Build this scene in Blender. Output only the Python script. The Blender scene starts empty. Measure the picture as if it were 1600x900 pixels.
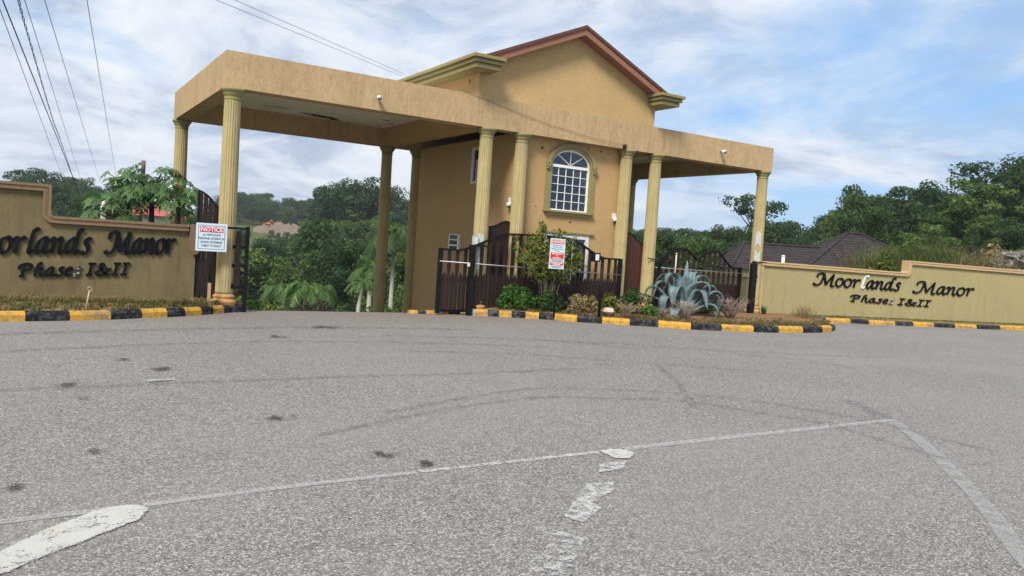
import bpy, bmesh, math, random
from mathutils import Vector, Matrix
R = math.radians
D = bpy.data
SC = bpy.context.scene
COL = SC.collection
random.seed(7)

# ------------------------------------------------------------------ camera
CAMP = Vector((-10.218, -14.421, 1.477))
YAW, PITCH, ROLL, FOC = 0.5560, -0.0520, -0.0650, 1225.2
RI = Vector((0.849, -0.524, 0.065)); UI = Vector((-0.028, 0.079, 0.997)); FW = Vector((0.527, 0.848, -0.052))
FW.normalize(); RI = (RI - FW * RI.dot(FW)).normalized(); UI = RI.cross(FW)
cam = D.cameras.new('camera'); co = D.objects.new('camera', cam); COL.objects.link(co)
cam.sensor_width = 36; cam.lens = FOC / 1600 * 36; cam.clip_start = 0.1; cam.clip_end = 5000
M = Matrix((RI, UI, -FW)).transposed().to_4x4(); M.translation = CAMP
co.matrix_world = M
SC.camera = co

# ------------------------------------------------------------------ world and sun
SUN_DIR = Vector((-0.62, -0.50, 0.86)).normalized()
el = math.asin(SUN_DIR.z); az = math.atan2(SUN_DIR.x, SUN_DIR.y)
w = D.worlds.new('World'); SC.world = w; w.use_nodes = True
N = w.node_tree.nodes; L = w.node_tree.links; N.clear()
def nn(N, t, **k):
    n = N.new(t)
    for a, b in k.items(): setattr(n, a, b)
    return n
out = nn(N, 'ShaderNodeOutputWorld'); bg = nn(N, 'ShaderNodeBackground'); bg.inputs[1].default_value = 0.1
sky = nn(N, 'ShaderNodeTexSky', sky_type='NISHITA', sun_disc=False, sun_elevation=el, sun_rotation=az, air_density=1.0, dust_density=0.6, ozone_density=1.5)
tc = nn(N, 'ShaderNodeTexCoord'); sep = nn(N, 'ShaderNodeSeparateXYZ'); L.new(tc.outputs['Generated'], sep.inputs[0])
def wm(op, a, b=None, c=None):
    n = nn(N, 'ShaderNodeMath', operation=op)
    for i, v in enumerate((a, b, c)):
        if v is None: continue
        if isinstance(v, (int, float)): n.inputs[i].default_value = v
        else: L.new(v, n.inputs[i])
    return n.outputs[0]
zz = wm('ADD', wm('MAXIMUM', sep.outputs[2], 0.0), 0.22)
comb = nn(N, 'ShaderNodeCombineXYZ')
L.new(wm('DIVIDE', sep.outputs[0], zz), comb.inputs[0]); L.new(wm('DIVIDE', sep.outputs[1], zz), comb.inputs[1])
def wnoise(scale, det, off, rough=0.55, dist=0.0):
    mp = nn(N, 'ShaderNodeMapping'); mp.inputs['Location'].default_value = off; L.new(comb.outputs[0], mp.inputs[0])
    n = nn(N, 'ShaderNodeTexNoise'); n.inputs['Scale'].default_value = scale; n.inputs['Detail'].default_value = det
    n.inputs['Roughness'].default_value = rough; n.inputs['Distortion'].default_value = dist
    L.new(mp.outputs[0], n.inputs['Vector']); return n.outputs[0]
def wramp(src, stops):
    r = nn(N, 'ShaderNodeValToRGB'); e = r.color_ramp.elements
    while len(e) < len(stops): e.new(0.5)
    for el_, (p, c) in zip(e, stops): el_.position = p; el_.color = (*c, 1) if len(c) == 3 else c
    L.new(src, r.inputs[0]); return r.outputs[0]
def wmix(f, a, b):
    n = nn(N, 'ShaderNodeMix', data_type='RGBA'); n.clamp_factor = True
    for i, v in ((0, f), (6, a), (7, b)):
        if isinstance(v, (int, float)): n.inputs[i].default_value = v
        elif isinstance(v, tuple): n.inputs[i].default_value = (*v, 1)
        else: L.new(v, n.inputs[i])
    return n.outputs[2]
cov = wnoise(0.85, 8, (3.1, 1.7, 0), 0.60, 0.5)
# an even cloud layer that breaks up low in the east
low = wm('MAXIMUM', wm('SUBTRACT', 1.0, wm('MULTIPLY', sep.outputs[2], 2.6)), 0.0)
east = wm('ADD', wm('MULTIPLY', wm('MULTIPLY', sep.outputs[0], low), -0.42), 0.21)
covm = wramp(wm('ADD', cov, east), [(0.40, (0, 0, 0)), (0.60, (1, 1, 1))])
shade = wramp(wnoise(1.7, 9, (9.0, 4.0, 0), 0.62, 0.6), [(0.26, (2.5, 3.1, 4.15)), (0.42, (3.6, 4.2, 5.2)), (0.51, (4.9, 5.4, 6.1)), (0.63, (6.0, 6.3, 6.7))])
puff = wramp(wnoise(2.3, 9, (1.0, 7.5, 0), 0.6, 0.9), [(0.53, (0, 0, 0)), (0.63, (1, 1, 1))])
shade = wmix(wm('MULTIPLY', puff, 0.55), shade, (6.0, 6.2, 6.6))
bluef = wmix(0.75, sky.outputs[0], (2.05, 3.75, 6.3))
skyc = wmix(covm, bluef, shade)
L.new(skyc, bg.inputs[0]); L.new(bg.outputs[0], out.inputs[0])

sl = D.lights.new('sun', 'SUN'); sl.energy = 3.2; sl.angle = R(18); sl.color = (1.0, 0.945, 0.86)
so = D.objects.new('sun', sl); COL.objects.link(so); so.rotation_euler = SUN_DIR.to_track_quat('Z', 'Y').to_euler(); so.location = (0, 0, 30)
SC.view_settings.view_transform = 'Standard'; SC.view_settings.look = 'None'; SC.view_settings.gamma = 1
SC.view_settings.exposure = 0.62
SC.cycles.max_bounces = 6; SC.cycles.transparent_max_bounces = 12

# ------------------------------------------------------------------ materials
class Mat:
    def __init__(s, name):
        s.m = D.materials.new(name); s.m.use_nodes = True; s.N = s.m.node_tree.nodes; s.L = s.m.node_tree.links
        s.b = s.N['Principled BSDF']; s.o = s.N['Material Output']
        s.tc = s.N.new('ShaderNodeTexCoord')
    def new(s, t, **k): return nn(s.N, t, **k)
    def set(s, sock, v):
        if hasattr(v, 'is_linked') or isinstance(v, bpy.types.NodeSocket): s.L.new(v, sock)
        elif isinstance(v, tuple) and len(v) == 3 and sock.type == 'RGBA': sock.default_value = (*v, 1)
        else: sock.default_value = v
    def noise(s, scale, det=4, rough=0.6, stretch=(1, 1, 1), dist=0.0, coord='Object'):
        mp = s.new('ShaderNodeMapping'); mp.inputs['Scale'].default_value = stretch; s.L.new(s.tc.outputs[coord], mp.inputs[0])
        n = s.new('ShaderNodeTexNoise'); n.inputs['Scale'].default_value = scale; n.inputs['Detail'].default_value = det
        n.inputs['Roughness'].default_value = rough; n.inputs['Distortion'].default_value = dist
        s.L.new(mp.outputs[0], n.inputs['Vector']); return n.outputs[0]
    def vor(s, scale, feature='F1', out='Distance', stretch=(1, 1, 1)):
        mp = s.new('ShaderNodeMapping'); mp.inputs['Scale'].default_value = stretch; s.L.new(s.tc.outputs['Object'], mp.inputs[0])
        n = s.new('ShaderNodeTexVoronoi', feature=feature); n.inputs['Scale'].default_value = scale
        s.L.new(mp.outputs[0], n.inputs['Vector']); return n.outputs[out]
    def ramp(s, src, *stops):
        r = s.new('ShaderNodeValToRGB'); e = r.color_ramp.elements
        while len(e) < len(stops): e.new(0.5)
        for q, (p, c) in zip(e, stops):
            q.position = p
            if isinstance(c, (int, float)): c = (c, c, c)
            q.color = (*c, 1)
        s.L.new(src, r.inputs[0]); return r.outputs[0]
    def mix(s, f, a, b, mode='MIX'):
        n = s.new('ShaderNodeMix', data_type='RGBA', blend_type=mode); n.clamp_factor = True
        s.set(n.inputs[0], f); s.set(n.inputs[6], a); s.set(n.inputs[7], b); return n.outputs[2]
    def math(s, op, a, b=0.0):
        n = s.new('ShaderNodeMath', operation=op); s.set(n.inputs[0], a); s.set(n.inputs[1], b); return n.outputs[0]
    def bump(s, h, strength=0.3, dist=0.01):
        n = s.new('ShaderNodeBump'); n.inputs['Strength'].default_value = strength; n.inputs['Distance'].default_value = dist
        s.L.new(h, n.inputs['Height']); s.L.new(n.outputs[0], s.b.inputs['Normal'])
    def fin(s, col, rough=0.7, spec=0.3, metal=0.0):
        s.set(s.b.inputs['Base Color'], col); s.set(s.b.inputs['Roughness'], rough)
        s.b.inputs['Specular IOR Level'].default_value = spec; s.b.inputs['Metallic'].default_value = metal
        return s.m
    def alpha(s, a): s.set(s.b.inputs['Alpha'], a)

def plain(name, c, rough=0.6, spec=0.3, metal=0.0, var=0.25, scale=6):
    m = Mat(name); n = m.noise(scale, 5)
    d = tuple(x * (1 - var) for x in c); l = tuple(min(1, x * (1 + var)) for x in c)
    return m.fin(m.ramp(n, (0.3, d), (0.7, l)), rough, spec, metal)

def stucco(name, c, dirt=(0.16, 0.12, 0.075), amount=0.55, streak=0.5, bump=0.35, grit=60, patch=None):
    m = Mat(name)
    big = m.noise(0.9, 5, 0.65)
    c0 = m.ramp(big, (0.3, tuple(x * 0.86 for x in c)), (0.7, tuple(x * 1.1 for x in c)))
    fine = m.noise(grit, 3, 0.7)
    c1 = m.mix(0.45, c0, m.ramp(fine, (0.3, tuple(x * 0.72 for x in c)), (0.7, tuple(x * 1.18 for x in c))))
    st = m.noise(1.0, 6, 0.7, (9, 9, 0.55), 0.2)
    mask = m.math('MULTIPLY', m.ramp(st, (0.50, 0.0), (0.72, streak)), m.ramp(m.noise(1.3, 4, 0.6, (1, 1, 0.5)), (0.38, 0.0), (0.62, 1.0)))
    c2 = m.mix(mask, c1, dirt)
    sp = m.noise(14, 6, 0.75, (1, 1, 0.6)); c3 = m.mix(m.ramp(sp, (0.55, 0.0), (0.72, amount)), c2, dirt)
    if patch:
        c3 = m.mix(m.ramp(m.noise(2.2, 6, 0.7, (1.6, 1.6, 0.8)), (0.45, 0.0), (0.66, 0.6)), c3, patch)
    rc = m.noise(17, 5, 0.7, (1.5, 1.5, 0.6), 0.8)      # trowelled render: short vertical ridges
    c3 = m.mix(m.math('MULTIPLY', m.ramp(rc, (.36, 1.), (.52, 0.)), .32 * min(1, bump * 1.3)), c3, tuple(x * .5 for x in c))
    m.bump(m.mix(0.5, m.mix(.5, fine, rc), sp), bump, 0.014)
    return m.fin(c3, 0.9, 0.15)

MT = {}
MT['beam'] = stucco('weathered tan stucco', (0.50, 0.355, 0.195), (0.20, 0.15, 0.09), 0.75, 0.8, 1.0, 55, (0.40, 0.285, 0.155))
MT['gable'] = stucco('tan stucco', (0.50, 0.345, 0.165), (0.36, 0.24, 0.11), 0.2, 0.15, 0.5, 70)
MT['house'] = stucco('golden tan stucco', (0.47, 0.31, 0.145), (0.38, 0.24, 0.10), 0.18, 0.1, 0.5, 80)
MT['ceiling'] = stucco('pale peeling ceiling paint', (0.78, 0.73, 0.64), (0.10, 0.07, 0.05), 0.25, 0.1, 0.2, 40)
MT['wall_old'] = stucco('mildewed ochre wall', (0.185, 0.148, 0.076), (0.10, 0.085, 0.045), 0.55, 0.85, 0.6, 60, (0.115, 0.095, 0.052))
MT['wall_new'] = stucco('pale olive wall', (0.36, 0.31, 0.16), (0.22, 0.19, 0.085), 0.4, 0.75, 0.5, 60, (0.35, 0.30, 0.13))
MT['cap_old'] = stucco('worn brown coping', (0.22, 0.15, 0.095), (0.12, 0.085, 0.06), 0.7, 0.3, 0.5, 30)
MT['cap_new'] = stucco('sand coping', (0.52, 0.375, 0.20), (0.34, 0.23, 0.12), 0.4, 0.2, 0.4, 30)
MT['trim'] = stucco('olive moulding', (0.265, 0.23, 0.105), (0.17, 0.15, 0.06), 0.3, 0.4, 0.2, 50)
def column_mat():
    m = Mat('mustard column paint'); c = (0.42, 0.345, 0.17)
    n = m.noise(2.5, 5, 0.6); c0 = m.ramp(n, (0.3, tuple(x * .86 for x in c)), (0.7, tuple(x * 1.1 for x in c)))
    st = m.noise(1, 5, 0.7, (16, 16, .5)); c1 = m.mix(m.ramp(st, (.52, 0.), (.72, .5)), c0, (0.22, 0.16, 0.06))
    m.bump(m.noise(40, 3), .12, .006)
    return m.fin(c1, .75, .25)
MT['column'] = column_mat()
MT['column_base'] = stucco('dusty orange column foot', (0.47, 0.27, 0.115), (0.25, 0.13, 0.06), 0.4, 0.3, 0.2, 40)
MT['fascia'] = stucco('red brown fascia paint', (0.28, 0.14, 0.092), (0.22, 0.09, 0.06), 0.3, 0.3, 0.1, 30)
MT['roofing'] = stucco('dark brown roofing', (0.13, 0.060, 0.045), (0.08, 0.04, 0.03), 0.3, 0.3, 0.3, 30)
MT['white'] = plain('white painted metal', (0.80, 0.81, 0.80), 0.4, 0.4, var=0.06)
MT['white_dirty'] = plain('chalky white paint', (0.66, 0.67, 0.66), 0.6, 0.3, var=0.15)
MT['black'] = plain('black paint', (0.004, 0.0045, 0.007), 0.6, 0.12, var=0.5)
def wornletter():
    m = Mat('flaking black letter paint'); n = m.noise(22, 4, .6)
    return m.fin(m.mix(m.ramp(n, (.47, 0.), (.55, 1.)), (0.009, 0.010, 0.014), (0.5, 0.5, 0.5)), .5, .4)
MT['letter_worn'] = wornletter()
MT['blackmetal'] = plain('black iron', (0.006, 0.0055, 0.006), 0.55, 0.2, var=0.4)
MT['steel'] = plain('galvanised rod', (0.36, 0.37, 0.38), 0.4, 0.5, 0.6, var=0.2)
MT['camera'] = plain('white plastic', (0.72, 0.72, 0.72), 0.4, 0.4, var=0.05)
MT['darkglass'] = plain('dark lens', (0.01, 0.01, 0.012), 0.1, 0.5)
MT['patch'] = plain('grey plaster patch', (0.46, 0.49, 0.47), 0.9, 0.1, var=0.15)
MT['hole'] = plain('flaked paint hole', (0.045, 0.03, 0.022), 0.95, 0.05)
def wood(name, c):
    m = Mat(name); g = m.noise(3, 6, .65, (14, 14, .6), .4); oi = m.new('ShaderNodeObjectInfo')
    c0 = m.ramp(g, (.3, tuple(x * .6 for x in c)), (.7, tuple(x * 1.35 for x in c)))
    c1 = m.mix(m.math('MULTIPLY', oi.outputs['Random'], .5), c0, (c[0] * 1.7, c[1] * 1.45, c[2] * 1.3))
    m.bump(g, .3, .004); return m.fin(c1, .62, .3)
MT['wood'] = wood('dark brown stained boards', (0.019, 0.0100, 0.0085))
MT['wood_red'] = wood('red brown stained boards', (0.055, 0.020, 0.015))
MT['post_wood'] = wood('raw timber', (0.36, 0.26, 0.15))
def kerbmat(name, c, worn, amt):
    m = Mat(name); n = m.noise(9, 7, .75); k = m.noise(38, 4, .7)
    c0 = m.mix(.3, c, m.ramp(k, (.3, tuple(x * .6 for x in c)), (.7, tuple(min(1, x * 1.2) for x in c))))
    mask = m.math('MAXIMUM', m.ramp(n, (.51, 0.), (.60, amt)), m.ramp(m.noise(3.2, 7, .82), (.52, 0.), (.61, amt)))
    m.bump(m.mix(.5, n, k), .4, .008)
    return m.fin(m.mix(mask, c0, worn), .7, .25)
MT['yellow'] = kerbmat('worn yellow kerb paint', (0.56, 0.305, 0.036), (0.19, 0.145, 0.10), .85)
MT['kblack'] = kerbmat('worn black kerb paint', (0.007, 0.008, 0.012), (0.22, 0.21, 0.20), .30)
MT['kwhite'] = kerbmat('chipped grey kerb', (0.42, 0.41, 0.40), (0.2, 0.19, 0.18), .6)
def soilmat(name, a, b, g, gamt):
    m = Mat(name); n = m.noise(3, 8, .7); f = m.noise(45, 4, .7)
    c = m.ramp(n, (.3, a), (.7, b)); c = m.mix(.4, c, m.ramp(f, (.3, tuple(x * .5 for x in a)), (.7, tuple(x * 1.4 for x in b))))
    c = m.mix(m.ramp(m.noise(1.7, 6, .7), (.45, 0.), (.6, gamt)), c, g)
    m.bump(f, .8, .03); return m.fin(c, .95, .1)
MT['soil'] = soilmat('red brown soil', (0.20, 0.095, 0.050), (0.30, 0.17, 0.10), (0.17, 0.13, 0.06), .5)
MT['verge'] = soilmat('dry grass verge', (0.17, 0.135, 0.055), (0.27, 0.19, 0.095), (0.11, 0.12, 0.035), .7)
MT['terrain'] = soilmat('grassy ground', (0.055, 0.085, 0.022), (0.10, 0.115, 0.035), (0.045, 0.075, 0.02), .6)
MT['scar'] = soilmat('red excavated earth', (0.15, 0.105, 0.080), (0.26, 0.19, 0.145), (0.10, 0.10, 0.06), .6)
MT['rock'] = soilmat('grey rubble', (0.22, 0.22, 0.22), (0.38, 0.37, 0.36), (0.15, 0.16, 0.11), .5)
MT['stone'] = plain('pale pink stone', (0.52, 0.40, 0.35), .9, .1, var=.35, scale=20)
def asphalt():
    m = Mat('aged asphalt aggregate')
    v = m.vor(105, out='Color'); sx = m.new('ShaderNodeSeparateColor'); m.L.new(v, sx.inputs[0])
    grains = m.ramp(sx.outputs[0], (0.0, (0.052, 0.048, 0.044)), (0.3, (0.156, 0.146, 0.136)), (0.7, (0.272, 0.257, 0.240)), (0.95, (0.56, 0.54, 0.505)))
    v2 = m.vor(50, out='Color'); s2 = m.new('ShaderNodeSeparateColor'); m.L.new(v2, s2.inputs[0])
    gp = m.vor(105); grains = m.mix(m.ramp(gp, (.42, 0.), (.62, .5)), grains, (0.04, 0.038, 0.036)); grains = m.mix(.28, grains, m.ramp(s2.outputs[0], (0.0, (0.073, 0.068, 0.063)), (0.5, (0.206, 0.194, 0.181)), (1.0, (0.355, 0.338, 0.318))))
    n = m.noise(.5, 6, .65); c = m.mix(m.ramp(n, (.38, 0.), (.7, .22)), grains, (0.128, 0.121, 0.115))
    n2 = m.noise(.2, 5, .6, (1, 1.6, 1)); c = m.mix(m.ramp(n2, (.40, 0.), (.60, .34)), c, (0.245, 0.232, 0.219))      # polished, dusty traffic paths
    st = m.noise(2.0, 7, .75, (.35, 1.8, 1), .5); c = m.mix(m.ramp(st, (.60, 0.), (.72, .30)), c, (0.075, 0.070, 0.067))
    n3 = m.noise(.9, 7, .75); c = m.mix(m.ramp(n3, (.60, 0.), (.72, .42)), c, (0.165, 0.110, 0.080))                  # red soil trodden in
    c = m.mix(m.ramp(m.noise(7, 6, .8), (.66, 0.), (.72, .5)), c, (0.05, 0.046, 0.043))
    # edge dirt: soil washed out of the beds along the gate side
    se = m.new('ShaderNodeSeparateXYZ'); m.L.new(m.tc.outputs['Object'], se.inputs[0])
    e = m.math('ADD', se.outputs[1], m.math('MULTIPLY', m.noise(1.2, 5, .7), 1.6)); c = m.mix(m.ramp(m.math('MULTIPLY', m.math('ADD', e, 3.0), .25), (.45, 0.), (.95, .42)), c, (0.20, 0.135, 0.10))
    m.bump(m.mix(.5, sx.outputs[0], m.noise(120, 2)), .5, .006)
    return m.fin(c, .85, .3)
MT['asphalt'] = asphalt()
def wear(name, c, lo, hi, scale=14, crack=0.0, top=1.0, edge=.42):
    m = Mat(name); n = m.noise(scale, 8, .8); f = m.noise(120, 3, .8); at = m.new('ShaderNodeAttribute'); at.attribute_name = 'fade'
    a = m.ramp(m.math('ADD', m.mix(.4, n, f), m.math('MULTIPLY', m.math('SUBTRACT', at.outputs['Fac'], 1.0), edge)), (lo, 0.), (hi, top))
    if crack:
        wob = m.new('ShaderNodeTexNoise'); wob.inputs['Scale'].default_value = 14; wob.inputs['Detail'].default_value = 5; m.L.new(m.tc.outputs['Object'], wob.inputs['Vector'])
        ad = m.new('ShaderNodeVectorMath', operation='MULTIPLY_ADD'); m.L.new(wob.outputs['Color'], ad.inputs[0]); ad.inputs[1].default_value = (.3, .3, 0); m.L.new(m.tc.outputs['Object'], ad.inputs[2])
        vn = m.new('ShaderNodeTexVoronoi', feature='DISTANCE_TO_EDGE'); vn.inputs['Scale'].default_value = 5.5; m.L.new(ad.outputs[0], vn.inputs['Vector'])
        cr = m.math('MAXIMUM', m.ramp(vn.outputs['Distance'], (0.004, 0.15), (crack, 1.)), m.ramp(m.noise(4, 3), (.40, 1.), (.48, 0.)))
        a = m.math('MULTIPLY', a, cr)
    m.alpha(a)
    cc = m.mix(m.ramp(m.noise(6, 7, .75), (.50, 0.), (.66, .6)), c, (c[0] * .82, c[1] * .70, c[2] * .58)); cc = m.mix(m.ramp(f, (.42, .5), (.56, 0.)), cc, tuple(x * .62 for x in c))
    m.bump(m.mix(.5, n, f), .5, .004)
    return m.fin(cc, .8, .2)
MT['paint_thick'] = wear('thick white road paint', (0.47, 0.47, 0.44), .25, .33, 10, .02, 1.0, .40)
MT['paint_worn'] = wear('worn white road paint', (0.45, 0.455, 0.44), .41, .54, 22, 0, .85, .30)
MT['paint_frag'] = wear('flaking white road paint', (0.47, 0.475, 0.455), .455, .52, 16, 0, 1.0, .22)
MT['paint_ghost'] = wear('almost erased road paint', (0.42, 0.42, 0.41), .385, .53, 9, 0, .62, .3)
MT['paint_flecks'] = wear('remnant flecks of white road paint', (0.46, 0.465, 0.45), .49, .54, 18, 0, .95, .16)
MT['paint_faint'] = wear('faint white road paint', (0.42, 0.42, 0.41), .36, .52, 18, 0, .8, .3)
def smear(name, c, lo, hi, top, scale):
    m = Mat(name); n = m.noise(scale, 6, .7); f = m.noise(70, 3, .8)
    at = m.new('ShaderNodeAttribute'); at.attribute_name = 'fade'
    m.alpha(m.ramp(m.math('ADD', m.mix(.3, n, f), m.math('MULTIPLY', m.math('SUBTRACT', at.outputs['Fac'], 1.0), .3)), (lo, 0.), (hi, top))); return m.fin(c, .8, .25)
MT['skid'] = smear('rubber tyre mark', (0.035, 0.035, 0.036), .42, .60, .26, 9)
MT['oil'] = smear('dark oil stain', (0.022, 0.017, 0.014), .40, .54, .70, 16)
def leafm(name, a, b, c=None, trans=.28, spec=.18):
    m = Mat(name); g = m.new('ShaderNodeNewGeometry'); oi = m.new('ShaderNodeObjectInfo')
    c1 = m.ramp(g.outputs['Random Per Island'], (0., a), (.75, b), (1., c or tuple(x * 1.25 for x in b)))
    c1 = m.mix(m.math('MULTIPLY', oi.outputs['Random'], .6), c1, tuple(x * .8 for x in a))
    m.fin(c1, .55, spec)
    t = m.new('ShaderNodeBsdfTranslucent'); m.set(t.inputs[0], m.mix(.5, c1, (b[0] * 1.4, b[1] * 1.5, b[2])))
    mx = m.new('ShaderNodeMixShader'); mx.inputs[0].default_value = trans
    m.L.new(m.b.outputs[0], mx.inputs[1]); m.L.new(t.outputs[0], mx.inputs[2]); m.L.new(mx.outputs[0], m.o.inputs[0])
    return m.m
MT['leaf_dark'] = leafm('dark tree leaves', (0.014, 0.036, 0.012), (0.050, 0.095, 0.026))
MT['leaf_mid'] = leafm('green tree leaves', (0.022, 0.052, 0.014), (0.074, 0.130, 0.031))
MT['leaf_light'] = leafm('light green tree leaves', (0.040, 0.082, 0.018), (0.120, 0.180, 0.042))
MT['leaf_pine'] = leafm('bluish feathery foliage', (0.020, 0.055, 0.026), (0.055, 0.110, 0.048))
MT['leaf_hedge'] = leafm('fresh hedge leaves', (0.028, 0.085, 0.015), (0.085, 0.19, 0.035))
MT['leaf_yellow'] = leafm('yellow green leaves', (0.06, 0.11, 0.018), (0.17, 0.21, 0.035), (0.33, 0.25, 0.03))
MT['leaf_dry'] = leafm('dry straw leaves', (0.13, 0.105, 0.045), (0.26, 0.20, 0.085), (0.33, 0.27, 0.14), .15)
MT['leaf_purple'] = leafm('purple brown leaves', (0.030, 0.022, 0.018), (0.075, 0.060, 0.040), None, .15)
MT['papaya'] = leafm('papaya leaves', (0.030, 0.085, 0.026), (0.085, 0.165, 0.05), None, .3, .3)
MT['palm'] = leafm('palm fronds', (0.035, 0.090, 0.022), (0.105, 0.185, 0.045), (0.17, 0.22, 0.05), .25, .3)
MT['palm_dark'] = leafm('dark palm fronds', (0.022, 0.055, 0.016), (0.065, 0.118, 0.032), None, .25, .3)
MT['grass'] = leafm('short grass', (0.05, 0.085, 0.02), (0.13, 0.16, 0.045), (0.24, 0.20, 0.085), .25)
MT['grass_dry'] = leafm('dry grass', (0.15, 0.115, 0.05), (0.27, 0.21, 0.10), (0.32, 0.27, 0.15), .2)
MT['grass_mixed'] = leafm('half dried short grass', (0.085, 0.085, 0.03), (0.20, 0.165, 0.075), (0.28, 0.215, 0.11), .2)
MT['agave'] = None
def agavem():
    m = Mat('blue green agave skin'); n = m.noise(5, 5, .6); f = m.noise(4, 4, .6, (1, 1, 5))
    c = m.ramp(n, (.3, (0.095, 0.155, 0.172)), (.7, (0.19, 0.265, 0.27))); c = m.mix(m.ramp(f, (.5, 0.), (.75, .5)), c, (0.10, 0.16, 0.18))
    return m.fin(c, .5, .35)
MT['agave'] = agavem()
MT['bark'] = plain('grey brown bark', (0.065, 0.056, 0.047), .9, .1, var=.4, scale=14)
MT['bark_dark'] = plain('dark bark', (0.035, 0.028, 0.022), .9, .1, var=.4, scale=14)
MT['bark_pale'] = plain('pale grey palm trunk', (0.42, 0.40, 0.35), .85, .15, var=.3, scale=18)
MT['twig'] = plain('grey pink twigs', (0.27, 0.20, 0.165), .9, .1, var=.35, scale=10)
MT['cable'] = plain('black cable sheath', (0.02, 0.02, 0.025), .6, .3)
MT['cable_grey'] = plain('grey cable', (0.12, 0.125, 0.14), .6, .3)
MT['sign_white'] = plain('pale sign face', (0.60, 0.70, 0.76), .45, .35, var=.06)
MT['sign_red'] = plain('crimson sign print', (0.52, 0.035, 0.085), .45, .3, var=.08)
MT['sign_red2'] = plain('red sign print', (0.62, 0.03, 0.04), .45, .3, var=.08)
MT['sign_ink'] = plain('blue grey ink', (0.085, 0.125, 0.18), .5, .3, var=.1)
MT['sign_text'] = plain('white print', (0.82, 0.84, 0.86), .45, .3, var=.03)
MT['red_roof'] = plain('red sheet roof', (0.50, 0.115, 0.12), .6, .3, var=.2, scale=2)
MT['render_white'] = plain('white rendered wall', (0.66, 0.66, 0.64), .8, .2, var=.1, scale=2)
MT['tile_brown'] = plain('dark brown roof shingles', (0.034, 0.025, 0.025), .75, .25, var=.4, scale=3)
MT['excavator'] = plain('orange machine paint', (0.70, 0.22, 0.03), .5, .4, var=.1)
MT['pole'] = plain('weathered wood pole', (0.13, 0.095, 0.075), .9, .1, var=.3)
def glassm():
    m = Mat('window glass'); lw = m.new('ShaderNodeFresnel'); lw.inputs[0].default_value = 1.6
    g = m.new('ShaderNodeBsdfGlossy'); g.inputs['Roughness'].default_value = .03; g.inputs[0].default_value = (.9, .95, 1, 1)
    t = m.new('ShaderNodeBsdfTransparent'); t.inputs[0].default_value = (.42, .47, .50, 1)
    mx = m.new('ShaderNodeMixShader'); m.L.new(m.math('ADD', lw.outputs[0], .01), mx.inputs[0])
    m.L.new(t.outputs[0], mx.inputs[1]); m.L.new(g.outputs[0], mx.inputs[2]); m.L.new(mx.outputs[0], m.o.inputs[0]); return m.m
MT['glass'] = glassm()
MT['interior'] = plain('grey interior plaster', (0.30, 0.31, 0.33), .9, .1, var=.1, scale=2)

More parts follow.
